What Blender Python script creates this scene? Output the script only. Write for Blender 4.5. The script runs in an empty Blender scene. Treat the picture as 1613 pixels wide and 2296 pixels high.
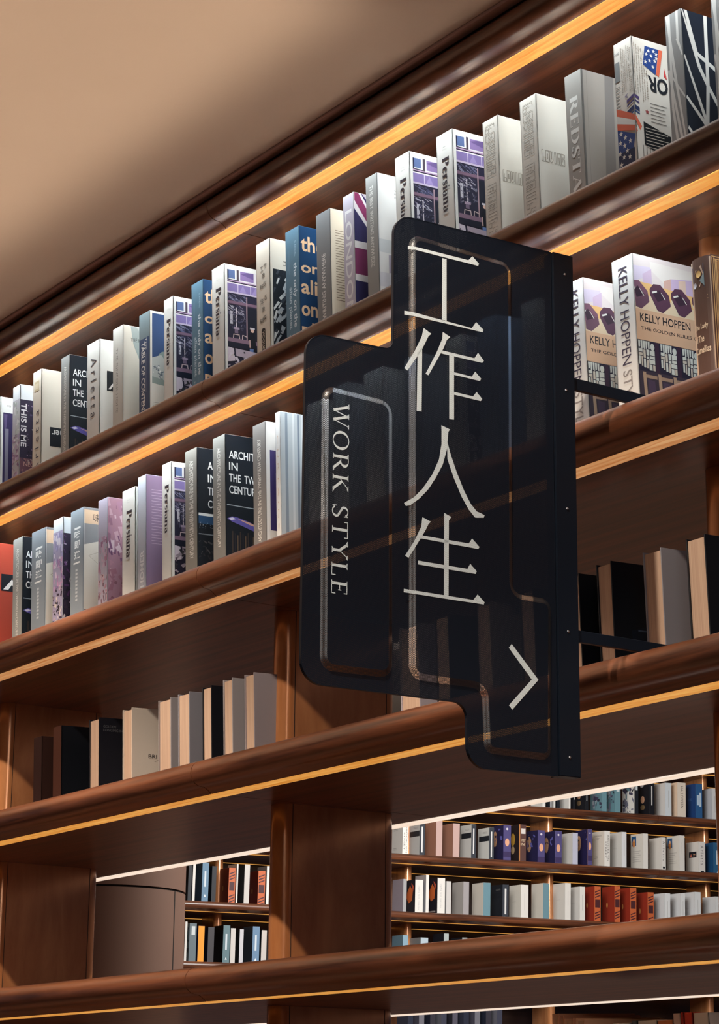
import bpy, bmesh, math, random
from mathutils import Vector, Matrix
from mathutils.geometry import tessellate_polygon

C = bpy.context.scene.collection
random.seed(7)

# ------------------------------------------------------------------ camera
FPX, PX, PY = 5138.35, 806.5, 1148.0
CAMD = 2.40736
M = ((0.56194666, -0.21208177, -0.79952315),
     (0.82712326, 0.15472075, 0.54030418),
     (0.00911416, -0.96492633, 0.26236257))
cd = bpy.data.cameras.new('camera'); cam = bpy.data.objects.new('camera', cd); C.objects.link(cam)
cd.sensor_fit = 'VERTICAL'; cd.sensor_height = 36.0; cd.sensor_width = 36.0
cd.lens = FPX / 2296 * 36.0
cd.clip_start = 0.05; cd.clip_end = 200
cam.matrix_world = Matrix(((M[0][0], -M[0][1], -M[0][2], 0), (M[1][0], -M[1][1], -M[1][2], -CAMD),
                           (M[2][0], -M[2][1], -M[2][2], 0), (0, 0, 0, 1)))
bpy.context.scene.camera = cam
vs = bpy.context.scene.view_settings
vs.view_transform = 'Standard'; vs.look = 'None'; vs.exposure = 0.0; vs.gamma = 1.0; vs.use_curve_mapping = False

def lin(c):
    return tuple(((x / 255) / 12.92 if x / 255 <= 0.04045 else ((x / 255 + 0.055) / 1.055) ** 2.4) for x in c[:3])

# ------------------------------------------------------------------ world and lights
w = bpy.data.worlds.new('world'); bpy.context.scene.world = w; w.use_nodes = True
w.node_tree.nodes['Background'].inputs[0].default_value = (0.30, 0.42, 0.70, 1)
w.node_tree.nodes['Background'].inputs[1].default_value = 0.07

def area(name, loc, size, power, col, direction, sy=None, spread=math.pi):
    l = bpy.data.lights.new(name, 'AREA'); l.shape = 'RECTANGLE'; l.size = size; l.size_y = sy or size
    l.energy = power; l.color = col; l.spread = spread
    o = bpy.data.objects.new(name, l); C.objects.link(o); o.location = loc
    d = Vector(direction).normalized()
    # local X stays along world X for long strips
    z = -d; x = Vector((1, 0, 0)) if abs(d.x) < 0.9 else Vector((0, 1, 0))
    x = (x - z * x.dot(z)).normalized(); y = z.cross(x)
    o.rotation_euler = Matrix((x, y, z)).transposed().to_euler()
    return o

def spot(name, loc, target, power, col, angle=80, blend=0.5, radius=0.03):
    l = bpy.data.lights.new(name, 'SPOT'); l.energy = power; l.color = col
    l.spot_size = math.radians(angle); l.spot_blend = blend; l.shadow_soft_size = radius
    o = bpy.data.objects.new(name, l); C.objects.link(o); o.location = loc
    d = Vector(target) - Vector(loc); o.rotation_euler = d.to_track_quat('-Z', 'Y').to_euler()
    return o

ZS = [1.93856, 1.51809, 1.10103, 0.68045, 0.25856, -0.162]   # underside level of each shelf
COOL = (0.84, 0.95, 1.0); WARM = (1.0, 0.78, 0.56)
# downlights recessed in the ceiling in front of the bookcase
for i, x in enumerate((-5.6, -4.5, -3.4, -2.3, -1.0)):
    spot('ceiling_downlight', (x, -1.15, 1.97), (x - 0.7, -0.15, -0.6), 112, (1.0, 0.85, 0.69), 80, 0.35, 0.025)
for x in (-5.9, -4.72, -2.92, -1.8):  # inner row is added, grazing light to brighten the shelf nose tops
    spot('ceiling_downlight', (x, -0.42, 1.97), (x - 0.15, -0.38, -0.6), 85, (1.0, 0.88, 0.74), 58, 0.4, 0.025)
# LED lines tucked under the noses of the two display shelves
for k, p in ((0, 27), (1, 24)):
    area('shelf_led', (-4.0, -0.034, ZS[k] + 0.006), 6.5, p, COOL, (0, 0.72, -1), 0.008, math.radians(104))
# added unseen uplights, no real fixture: brighten the ceiling, leave its edge dark
area('added_ceiling_wash', (-6.05, -1.83, -1.40), 5.8, 36, (1.0, 0.86, 0.70), (0, 0, 1), 3.1, math.radians(6))
area('added_ceiling_wash', (-6.05, -1.60, -1.38), 5.8, 5, (1.0, 0.80, 0.74), (0, 0, 1), 3.1, math.radians(7))
for i, x in enumerate((-5.0, -3.6, -2.2)):
    spot('back_hall_spot', (x, 2.1, 2.9), (x - 1.0, 0.55, 0.4), 120, (1.0, 0.86, 0.70), 46, 0.3, 0.03)
# light of the shop hall the shelves face
area('hall_light', (1.2, -2.6, 1.8), 1.6, 30, (1.0, 0.95, 0.90), (-0.9, 0.45, -0.22), 1.0)
# bright hall behind the bookcase
area('back_hall_light', (-6.4, 4.4, 3.3), 3.0, 400, (1.0, 0.93, 0.84), (-0.1, -0.25, -1), 3.0)
area('far_shelf_light', (-11.0, 6.0, 3.0), 2.0, 260, (1.0, 0.98, 0.95), (-1.5, 1.6, -0.9), 2.0)

# ------------------------------------------------------------------ materials
def newmat(name):
    m = bpy.data.materials.new(name); m.use_nodes = True
    nt = m.node_tree; b = nt.nodes['Principled BSDF']
    return m, nt, b

def simple(name, col, rough=0.5, metal=0.0, spec=0.5, coat=0.0):
    m, nt, b = newmat(name)
    b.inputs['Base Color'].default_value = (*lin(col), 1); b.inputs['Roughness'].default_value = rough
    b.inputs['Metallic'].default_value = metal; b.inputs['Specular IOR Level'].default_value = spec
    b.inputs['Coat Weight'].default_value = coat
    return m

def wood(name, dark, light, sc=(0.7, 16, 16), rough=0.3, metal=0.0, coat=0.25, emit=0.0):
    m, nt, b = newmat(name); N = nt.nodes; L = nt.links
    tc = N.new('ShaderNodeTexCoord'); mp = N.new('ShaderNodeMapping'); mp.inputs['Scale'].default_value = sc
    nz = N.new('ShaderNodeTexNoise'); nz.inputs['Scale'].default_value = 2.2; nz.inputs['Detail'].default_value = 7
    nz.inputs['Roughness'].default_value = 0.62; nz.inputs['Distortion'].default_value = 0.5
    cr = N.new('ShaderNodeValToRGB'); cr.color_ramp.elements[0].position = 0.36; cr.color_ramp.elements[1].position = 0.64
    cr.color_ramp.elements[0].color = (*lin(dark), 1); cr.color_ramp.elements[1].color = (*lin(light), 1)
    L.new(tc.outputs['Object'], mp.inputs[0]); L.new(mp.outputs[0], nz.inputs['Vector']); L.new(nz.outputs['Fac'], cr.inputs[0])
    L.new(cr.outputs[0], b.inputs['Base Color'])
    b.inputs['Roughness'].default_value = rough; b.inputs['Metallic'].default_value = metal
    b.inputs['Coat Weight'].default_value = coat; b.inputs['Coat Roughness'].default_value = 0.25
    bp = N.new('ShaderNodeBump'); bp.inputs['Strength'].default_value = 0.06; bp.inputs['Distance'].default_value = 0.004
    L.new(nz.outputs['Fac'], bp.inputs['Height']); L.new(bp.outputs[0], b.inputs['Normal'])
    if emit:
        L.new(cr.outputs[0], b.inputs['Emission Color']); b.inputs['Emission Strength'].default_value = emit
    return m

M_wood = wood('walnut_wood', (50, 28, 20), (116, 68, 44), rough=0.34, coat=0.6)
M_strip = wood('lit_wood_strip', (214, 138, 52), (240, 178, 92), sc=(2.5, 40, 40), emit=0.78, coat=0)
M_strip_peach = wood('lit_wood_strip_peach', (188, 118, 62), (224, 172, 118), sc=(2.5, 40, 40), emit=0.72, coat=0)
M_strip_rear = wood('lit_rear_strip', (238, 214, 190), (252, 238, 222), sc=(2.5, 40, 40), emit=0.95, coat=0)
M_bronze = wood('bronze_laminate', (176, 112, 68), (208, 142, 92), sc=(5, 5, 1.2), rough=0.2, metal=0.35, coat=0.5)
M_panel = wood('dark_back_panel', (34, 20, 17), (52, 30, 24), rough=0.4)

# plaster ceiling
def plaster(name, a, b_, rough=0.9):
    m, nt, b = newmat(name); N = nt.nodes; L = nt.links
    nz = N.new('ShaderNodeTexNoise'); nz.inputs['Scale'].default_value = 3.0; nz.inputs['Detail'].default_value = 6
    tc = N.new('ShaderNodeTexCoord'); L.new(tc.outputs['Object'], nz.inputs['Vector'])
    cr = N.new('ShaderNodeValToRGB'); cr.color_ramp.elements[0].color = (*lin(a), 1); cr.color_ramp.elements[1].color = (*lin(b_), 1)
    L.new(nz.outputs['Fac'], cr.inputs[0]); L.new(cr.outputs[0], b.inputs['Base Color']); b.inputs['Roughness'].default_value = rough
    return m
M_ceil = plaster('ceiling_plaster', (196, 172, 150), (204, 180, 158))
M_trim = simple('painted_trim', (176, 138, 124), 0.6)
M_floor = wood('floor_wood', (92, 62, 44), (128, 92, 68), sc=(1, 8, 8), rough=0.4)
M_column = plaster('brown_column_cladding', (124, 94, 82), (134, 104, 90), 0.7)
M_seam = simple('dark_seam', (22, 18, 18), 0.8)
M_black = simple('black_steel', (10, 20, 33), 0.42, 0.0, 0.4)
M_screw = simple('bright_screw', (200, 200, 205), 0.25, 1.0)

# printed paper: ink colour held in a colour attribute
def print_mat(name, rough):
    m, nt, b = newmat(name)
    a = nt.nodes.new('ShaderNodeAttribute'); a.attribute_name = 'Col'
    nt.links.new(a.outputs['Color'], b.inputs['Base Color']); b.inputs['Roughness'].default_value = rough
    b.inputs['Specular IOR Level'].default_value = 0.35
    return m
M_print = print_mat('printed_paper', 0.5)
M_jacket = print_mat('book_jacket', 0.42)
M_page = wood('page_edges', (176, 146, 126), (198, 170, 148), sc=(260, 1.5, 1.5), rough=0.8, coat=0)

# perforated black steel: staggered round holes
def perforated(name, col, rough, pitch=0.0019, rad=0.00055, spec=0.5, holes=1.0):
    m, nt, b = newmat(name); N = nt.nodes; L = nt.links
    tc = N.new('ShaderNodeTexCoord')
    sep = N.new('ShaderNodeSeparateXYZ'); L.new(tc.outputs['UV'], sep.inputs[0])
    def math_(op, a, b2=None):
        n = N.new('ShaderNodeMath'); n.operation = op
        for i, v in enumerate((a, b2)):
            if v is None: continue
            if isinstance(v, (int, float)): n.inputs[i].default_value = v
            else: L.new(v, n.inputs[i])
        return n.outputs[0]
    x = math_('DIVIDE', sep.outputs[0], pitch); y = math_('DIVIDE', sep.outputs[1], pitch * 1.732)
    def cell(ox, oy):
        fx = math_('SUBTRACT', math_('FRACT', math_('ADD', x, ox)), 0.5)
        fy = math_('MULTIPLY', math_('SUBTRACT', math_('FRACT', math_('ADD', y, oy)), 0.5), 1.732)
        return math_('SQRT', math_('ADD', math_('MULTIPLY', fx, fx), math_('MULTIPLY', fy, fy)))
    d = math_('MINIMUM', cell(50, 50), cell(50.5, 50.5))
    hole = math_('LESS_THAN', d, rad / pitch)
    b.inputs['Base Color'].default_value = (*lin(col), 1); b.inputs['Roughness'].default_value = rough
    b.inputs['Specular IOR Level'].default_value = spec
    tr = N.new('ShaderNodeBsdfTransparent'); mx = N.new('ShaderNodeMixShader')
    L.new(hole, mx.inputs[0]); L.new(b.outputs[0], mx.inputs[1]); L.new(tr.outputs[0], mx.inputs[2])
    L.new(mx.outputs[0], N['Material Output'].inputs[0])
    return m
M_perf = perforated('perforated_black_steel', (10, 20, 34), 0.45, rad=0.00041, spec=0.4)
M_perf_bevel = perforated('perforated_black_steel_bevel', (30, 31, 35), 0.34, rad=0.00050, spec=0.9)
M_letter = perforated('white_perforated_paint', (214, 226, 232), 0.6, rad=0.00030)

# ------------------------------------------------------------------ helpers
def ray(u, v):
    a, b = u - PX, v - PY
    return [M[i][0] * a + M[i][1] * b + M[i][2] * FPX for i in range(3)]
def onY(u, v, y):
    r = ray(u, v); s = (CAMD + y) / r[1]; return (r[0] * s, y, r[2] * s)
def onZ(u, v, z):
    r = ray(u, v); s = z / r[2]; return (r[0] * s, r[1] * s - CAMD, z)

def link(name, me, mat=None, parent=None):
    o = bpy.data.objects.new(name, me); C.objects.link(o)
    if mat is not None:
        for mm in (mat if isinstance(mat, (list, tuple)) else [mat]): me.materials.append(mm)
    if parent is not None: o.parent = parent
    return o
def mesh(name, verts, faces):
    me = bpy.data.meshes.new(name); me.from_pydata([tuple(v) for v in verts], [], faces); me.update(); return me
def empty(name, loc, label=None, cat=None, group=None, rz=0, rx=0):
    o = bpy.data.objects.new(name, None); C.objects.link(o); o.location = loc; o.rotation_euler = (rx, 0, rz)
    o.empty_display_size = 0.05
    if label: o['label'] = label
    if cat: o['category'] = cat
    if group: o['group'] = group
    return o
def struct(o): o['kind'] = 'structure'; return o
def boxv(x0, x1, y0, y1, z0, z1):
    v = [(x, y, z) for x in (x0, x1) for y in (y0, y1) for z in (z0, z1)]
    f = [(0, 1, 3, 2), (4, 6, 7, 5), (0, 4, 5, 1), (2, 3, 7, 6), (0, 2, 6, 4), (1, 5, 7, 3)]
    return v, f
def boxes(name, bl, bevel=0.0, seg=2):
    bm = bmesh.new()
    for b in bl:
        v, f = boxv(*b); vv = [bm.verts.new(p) for p in v]
        for q in f: bm.faces.new([vv[i] for i in q])
    if bevel: bmesh.ops.bevel(bm, geom=bm.edges[:], offset=bevel, segments=seg, affect='EDGES', profile=0.5)
    bmesh.ops.recalc_face_normals(bm, faces=bm.faces[:])
    me = bpy.data.meshes.new(name); bm.to_mesh(me); bm.free(); return me
def extrude_x(name, prof, x0, x1, smooth=True):
    n = len(prof); v = [(x0, y, z) for y, z in prof] + [(x1, y, z) for y, z in prof]
    f = [(i, (i + 1) % n, n + (i + 1) % n, n + i) for i in range(n)]
    tri = tessellate_polygon([[Vector((y, z, 0)) for y, z in prof]])
    f += [tuple(reversed(t)) for t in tri] + [tuple(n + i for i in t) for t in tri]
    me = mesh(name, v, f)
    bm = bmesh.new(); bm.from_mesh(me); bmesh.ops.recalc_face_normals(bm, faces=bm.faces[:]); bm.to_mesh(me); bm.free()
    if smooth:
        for p in me.polygons: p.use_smooth = True
        me.set_sharp_from_angle(angle=math.radians(38))
    return me
def setcol(me, col):
    a = me.color_attributes.new('Col', 'FLOAT_COLOR', 'CORNER')
    c = (*lin(col), 1)
    for d in a.data: d.color = c

# ------------------------------------------------------------------ room shell
fl = struct(link('floor', boxes('floor', [(-22, 5, -6, 16, -1.62, -1.5)]), M_floor))
ce = struct(link('ceiling', boxes('ceiling', [(-13, 4, -6, 0.02, 2.016, 2.10)]), M_ceil))
ce2 = struct(link('ceiling', boxes('ceiling', [(-19, 5, 0.75, 16, 3.45, 3.55)]), M_ceil))
wl = struct(link('wall_back', boxes('wall_back', [(-13, 4, -6.1, -6, -1.5, 2.1)]), M_floor))
struct(link('trim_1', boxes('trim_1', [(-9, 0.6, -0.060, -0.036, 2.0085, 2.0158)], 0.002), M_trim))
for i, (x, ry) in enumerate([(x, -1.15) for x in (-5.6, -4.5, -3.4, -2.3, -1.0)] + [(x, -0.42) for x in (-5.9, -4.72, -2.92, -1.8)]):      # recessed downlight rings; the inner row goes with the added lamps
    v = []; f = []
    for j in range(24):
        a = 2 * math.pi * j / 24
        for r, z in ((0.055, 2.016), (0.055, 2.008), (0.042, 2.006), (0.040, 2.016)):
            v.append((x + r * math.cos(a), ry + r * math.sin(a), z))
        for q in range(3): f.append((j * 4 + q, j * 4 + q + 1, ((j + 1) % 24) * 4 + q + 1, ((j + 1) % 24) * 4 + q))
    d = link('downlight_ring', mesh('downlight_ring', v, f), M_black)
    d['label'] = 'black recessed downlight ring, %s' % ('leftmost of the outer row', 'second of the outer row', 'middle of the outer row', 'fourth of the outer row', 'rightmost of the outer row', 'leftmost of the added row by the bookcase', 'second of the added row by the bookcase', 'third of the added row by the bookcase', 'rightmost of the added row by the bookcase')[i]
    d['category'] = 'ceiling light'; d['group'] = 'downlights over the aisle'

# ------------------------------------------------------------------ bookcases
TILT = math.radians(2.2)
def shelf_profile(deep=0.62):
    p = []
    # rear edge mirrors the front one; bullnose centre (-.025,.040), radius .027
    for i in range(15):
        a = math.radians(90 + 180 * i / 14); p.append((-0.025 + 0.027 * math.cos(a), 0.040 + 0.027 * math.sin(a)))
    p += [(-0.019, 0.0125), (-0.012, 0.0085), (-0.004, 0.0025), (-0.0005, 0.0), (0.0, 0.0), (0.0, 0.003), (0.042, 0.003), (0.042, 0.0)]
    p += [(deep - 0.042, 0.0), (deep - 0.042, 0.003), (deep, 0.003), (deep, 0.0), (deep + 0.004, 0.0025), (deep + 0.019, 0.0125)]
    for i in range(13):
        a = math.radians(-90 + 180 * i / 12); p.append((deep + 0.025 + 0.027 * math.cos(a), 0.040 + 0.027 * math.sin(a)))
    p += [(deep + 0.02, 0.0665), (deep * 0.5, 0.0630 + 0.30 * math.tan(TILT)), (0.005, 0.0630), (-0.018, 0.0663)]
    return p
def top_z(k, y): return ZS[k] + 0.0632 + max(0, y) * math.tan(TILT)

def make_bookcase(name, loc, rz, label, zlist, x0, x1, joints, strips, uprights, panels, rear, py=0.300):
    root = empty(name, loc, label, 'bookcase', rz=rz)
    prof = shelf_profile()
    xs = [x0] + joints + [x1]
    for k, z in enumerate(zlist):
        for a, b in zip(xs[:-1], xs[1:]):
            g = 0.0012
            s = link('shelf', extrude_x('shelf', prof, a + g, b - g), M_wood, root); s.location = (0, 0, z)
            st = link('light_strip', boxes('light_strip', [(a + g, b - g, 0.0006, 0.0414, -0.0006, 0.0028)]), strips[k], s)
            rs = link('rear_light_strip', boxes('rear_light_strip', [(a + g, b - g, 0.5786, 0.6194, -0.0006, 0.0028)]), rear, s)
    for (ux, za, zb) in uprights:
        # flat sides with half round front and back edges
        R = 0.031; yf, yb = 0.211, 0.452; pr = []
        for i in range(17):
            a = math.pi + math.pi * i / 16; pr.append((ux + R * math.cos(a), yf + R * 1.0 * math.sin(a)))
        for i in range(17):
            a = math.pi * i / 16; pr.append((ux + R * math.cos(a), yb + R * math.sin(a)))
        n = len(pr); zb2 = zb - 0.0002
        v = [(x, y, za) for x, y in pr] + [(x, y, zb2) for x, y in pr]
        f = [(i, (i + 1) % n, n + (i + 1) % n, n + i) for i in range(n)] + [tuple(range(n))[::-1], tuple(range(n, 2 * n))]
        me = mesh('upright', v, f)
        for p in me.polygons: p.use_smooth = len(p.vertices) == 4
        me.set_sharp_from_angle(angle=math.radians(40))
        up = link('upright', me, M_bronze, root)
        for sy in (yf, yb):
            link('seam', boxes('seam', [(ux + R - 0.0005, ux + R + 0.0004, sy - 0.0007, sy + 0.0007, za + 0.001, zb2)]), M_seam, up)
    for (xa, xb, za, zb) in panels:
        link('back_panel', boxes('back_panel', [(xa, xb, py, py + 0.012, za, zb)]), M_panel, root)
    return root

UX = [-6.914, -5.531, -4.148, -2.765, -1.382]
ups = []
for k in range(5):
    for ux in UX: ups.append((ux, ZS[k + 1] + 0.0705, ZS[k]))
front = make_bookcase('bookcase', (0, 0, 0), 0, 'tall dark walnut bookcase with rounded shelf edges and amber lit strips, filling the foreground',
    ZS, -8.2, -0.2, [-6.86, -4.10, -1.34], [M_strip, M_strip, M_strip_peach, M_strip, M_strip, M_strip],
    ups, [(-8.2, -0.2, ZS[1] + 0.075, ZS[0]), (-8.2, -0.2, ZS[2] + 0.075, ZS[1])], M_strip_rear)
link('top_rail', boxes('top_rail', [(-8.2, -0.2, -0.030, 0.60, ZS[0] + 0.066, 2.0155)]), M_panel, front)

# the far bookcase across the hall: its strip line runs x = .189 y - 15.287
FD = Vector((0.18896, 1.0, 0)).normalized(); FRZ = math.atan2(FD.y, FD.x)      # local +X runs along FD, local +Y points away
FO = Vector((-15.287, 0, 0))
def far_t(u, v, z, back=0.0):
    """distance along the far bookcase where the ray through (u,v) meets its plane"""
    r = ray(u, v); n = Vector((FD.y, -FD.x, 0))          # towards us
    o = FO - n * back
    c = Vector((0, -CAMD, 0)); rr = Vector(r)
    s = n.dot(o - c) / n.dot(rr); p = c + rr * s
    return (p - o).dot(FD), p.z
FZ = [2.7786, 2.3586, 1.9386, 1.5186, 1.0986, 0.6786, 0.2586]
fu = sorted([far_t(1233, 1900, 2, 0.2)[0], far_t(1585, 1950, 2, 0.2)[0], far_t(491, 1980, 2, 0.2)[0]])
step = 1.50
fux = [fu[0] - step, fu[0], fu[0] + step, fu[1], fu[2], fu[2] + step]
fups = [(x, FZ[k + 1] + 0.0705, FZ[k]) for k in range(6) for x in fux]
far = make_bookcase('bookcase', FO, FRZ, 'distant walnut bookcase full of pale books, seen through the open bay',
    FZ, 4.2, 13.2, [far_t(800, 1950, 2)[0], far_t(1470, 1850, 2)[0]], [M_strip] * 7, fups,
    [(4.2, 13.2, FZ[k + 1] + 0.09, FZ[k] + 0.004) for k in range(6)], M_strip, 0.655)

# ------------------------------------------------------------------ column in the back hall
def column():
    d = 9.0; c = Vector((-0.88359 * d, 0.46827 * d - CAMD, 0)); R = 0.300
    root = empty('round_column', (c.x, c.y, -1.5), 'round matt brown clad column standing behind the open bay at left', 'column')
    def cyl(name, r, z0, z1, mat, gap=None):
        n = 72; v = []; f = []
        for j in range(n):
            a = 2 * math.pi * j / n
            v += [(r * math.cos(a), r * math.sin(a), z0), (r * math.cos(a), r * math.sin(a), z1)]
        for j in range(n):
            q = (j + 1) % n; f.append((2 * j, 2 * q, 2 * q + 1, 2 * j + 1))
        f.append(tuple(2 * j + 1 for j in range(n))); f.append(tuple(2 * j for j in reversed(range(n))))
        me = mesh(name, v, f)
        for p in me.polygons: p.use_smooth = len(p.vertices) == 4
        me.set_sharp_from_angle(angle=math.radians(40))
        return link(name, me, mat, root)
    zs = 0.895 + 1.5
    cyl('lower_cladding', R, 0.0, zs - 0.004, M_column)
    cyl('shadow_gap', R - 0.006, zs - 0.004, zs + 0.004, M_seam)
    cyl('upper_cladding', R, zs + 0.004, 4.95, M_column)
    # vertical joint, seen near the right flank
    ang = math.atan2(-c.y - CAMD, -c.x) + math.radians(58)
    me = boxes('vertical_joint', [(R - 0.002, R + 0.0006, -0.003, 0.003, 0.0, zs - 0.004)])
    j = link('vertical_joint', me, M_seam, root); j.rotation_euler = (0, 0, ang)
column()

# ------------------------------------------------------------------ lettering
_tc = {}
def textmesh(s, weight=0.0):
    key = (s, weight)
    if key in _tc: return _tc[key]
    cu = bpy.data.curves.new('txt', 'FONT'); cu.body = s; cu.size = 1.0; cu.resolution_u = 3; cu.offset = weight; cu.fill_mode = 'BOTH'
    o = bpy.data.objects.new('txt', cu); C.objects.link(o)
    dg = bpy.context.evaluated_depsgraph_get(); me = bpy.data.meshes.new_from_object(o.evaluated_get(dg))
    vs_ = [(v.co.x, v.co.y) for v in me.vertices]; fs = [tuple(p.vertices) for p in me.polygons]
    bpy.data.objects.remove(o); bpy.data.curves.remove(cu); bpy.data.meshes.remove(me)
    if not vs_: vs_ = [(0, 0), (1, 0), (1, 1)]; fs = []
    x0 = min(a for a, b in vs_); x1 = max(a for a, b in vs_); y0 = min(b for a, b in vs_); y1 = max(b for a, b in vs_)
    vs_ = [((a - x0) / (x1 - x0), (b - y0) / (y1 - y0)) for a, b in vs_]
    _tc[key] = (vs_, fs, (x1 - x0) / (y1 - y0)); return _tc[key]

# serif capitals and a few lower-case letters drawn as strokes (cap height 1)
def ring(cx, cy, rx, ry, tx, ty, a0=0, a1=360, n=28):
    out = []
    for i in range(n):
        A = math.radians(a0 + (a1 - a0) * i / n); B = math.radians(a0 + (a1 - a0) * (i + 1) / n)
        out.append([(cx + rx * math.cos(A), cy + ry * math.sin(A)), (cx + rx * math.cos(B), cy + ry * math.sin(B)),
                    (cx + (rx - tx) * math.cos(B), cy + (ry - ty) * math.sin(B)), (cx + (rx - tx) * math.cos(A), cy + (ry - ty) * math.sin(A))])
    return out
def bar(x0, y0, x1, y1, t):
    dx, dy = x1 - x0, y1 - y0; l = math.hypot(dx, dy) or 1; nx, ny = -dy / l * t / 2, dx / l * t / 2
    return [(x0 + nx, y0 + ny), (x0 - nx, y0 - ny), (x1 - nx, y1 - ny), (x1 + nx, y1 + ny)]
def serif(x, y, w_, up=False):
    s = 1 if not up else -1
    return [(x - w_, y), (x + w_, y), (x + w_, y + s * 0.03), (x + w_ * .3, y + s * 0.09), (x - w_ * .3, y + s * 0.09), (x - w_, y + s * 0.03)]
TH, TN = 0.13, 0.045
def G(ch):
    T, n = TH, TN
    if ch == ' ': return [], 0.34
    if ch == 'W':
        return [bar(.10, 1, .36, 0, T), bar(.36, 0, .60, .97, n), bar(.56, 1, .82, 0, T), bar(.82, 0, 1.08, 1, n),
                serif(.10, 1, .13, True), serif(.58, 1, .13, True), serif(1.08, 1, .10, True)], 1.2
    if ch == 'O': return ring(.46, .5, .46, .52, T, n), .96
    if ch == 'R':
        return [bar(.16, 0, .16, 1, T), serif(.16, 0, .15), bar(.02, .98, .4, .98, n), bar(.16, .50, .4, .50, n)] + ring(.38, .74, .28, .26, T, n, -90, 90, 14) + \
               [bar(.40, .50, .74, .02, T), serif(.78, 0, .10), serif(.1, 1, .1, True)], .88
    if ch == 'K':
        return [bar(.16, 0, .16, 1, T), serif(.16, 0, .15), serif(.16, 1, .15, True), bar(.2, .45, .68, .98, n), bar(.34, .58, .74, .02, T),
                serif(.68, 1, .12, True), serif(.76, 0, .13)], .9
    if ch == 'S':
        return ring(.30, .75, .26, .26, T * .85, n, 20, 270, 16) + ring(.30, .25, .28, .27, T * .85, n, -160, 90, 16) + [bar(.16, .62, .46, .38, T * .9), bar(.53, .74, .53, .99, n), bar(.03, .02, .03, .28, n)], .64
    if ch == 'T':
        return [bar(.40, 0, .40, 1, T), serif(.40, 0, .15), bar(.02, .98, .78, .98, n), bar(.03, .76, .03, 1, n), bar(.77, .76, .77, 1, n)], .84
    if ch == 'Y':
        return [bar(.10, 1, .42, .48, T), bar(.42, .48, .74, 1, n), bar(.42, 0, .42, .5, T), serif(.42, 0, .15), serif(.1, 1, .13, True), serif(.74, 1, .11, True)], .86
    if ch == 'L': return [bar(.16, 0, .16, 1, T), serif(.16, 1, .15, True), bar(.02, .02, .62, .02, n), bar(.61, .0, .61, .26, n)], .72
    if ch == 'E':
        return [bar(.16, 0, .16, 1, T), bar(.02, .98, .60, .98, n), bar(.02, .02, .64, .02, n), bar(.16, .52, .46, .52, n), bar(.6, .78, .6, 1, n),
                bar(.63, 0, .63, .25, n), bar(.46, .42, .46, .62, n)], .74
    if ch == 'D': return [bar(.16, 0, .16, 1, T), bar(.02, .98, .4, .98, n), bar(.02, .02, .4, .02, n)] + ring(.36, .5, .46, .5, T, n, -90, 90, 18), .9
    if ch == 'A': return [bar(.06, 0, .40, 1, n), bar(.38, 1, .72, 0, T), bar(.2, .34, .58, .34, n), serif(.06, 0, .12), serif(.74, 0, .14)], .86
    if ch == 'P': return [bar(.16, 0, .16, 1, T), serif(.16, 0, .15), bar(.02, .98, .4, .98, n), bar(.16, .46, .4, .46, n)] + ring(.38, .72, .28, .28, T, n, -90, 90, 14), .74
    if ch == 'e': return ring(.26, .33, .25, .35, T * .9, n, 20, 330, 20) + [bar(.06, .38, .48, .38, n)], .58
    if ch == 'r': return [bar(.13, 0, .13, .66, T * .9), serif(.14, 0, .14), bar(.02, .65, .13, .65, n)] + ring(.32, .50, .18, .18, T, n, 30, 150, 8), .48
    if ch == 's': return ring(.20, .51, .17, .17, T * .7, n, 20, 270, 12) + ring(.21, .17, .19, .18, T * .7, n, -160, 90, 12) + [bar(.1, .42, .32, .26, T * .8)], .46
    if ch == 'i': return [bar(.13, 0, .13, .66, T * .9), serif(.13, 0, .13), bar(.02, .65, .13, .65, n)] + ring(.13, .90, .075, .075, .074, .074, 0, 360, 10), .32
    if ch == 'a': return ring(.20, .18, .19, .20, T * .7, n, 60, 330, 14) + [bar(.38, .02, .38, .5, T * .9), bar(.36, .03, .50, .03, n), bar(.2, .37, .36, .37, n)] + ring(.22, .48, .22, .19, T * .8, n, 10, 150, 10), .54
    if ch == 'n': return [bar(.13, 0, .13, .66, T * .9), serif(.13, 0, .13), bar(.02, .65, .13, .65, n), bar(.48, 0, .48, .46, T * .9), serif(.48, 0, .13)] + ring(.32, .44, .225, .22, T * .9, n, 0, 150, 12), .66
    return [], .5
def seriftext(s, gap=0.10, th=0.13):
    global TH
    TH = th
    polys = []; x = 0
    for ch in s:
        p, w_ = G(ch)
        polys += [[(a + x, b) for a, b in q] for q in p]; x += w_ + gap
    W_ = x - gap
    return [[(a / W_, b) for a, b in q] for q in polys]

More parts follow.
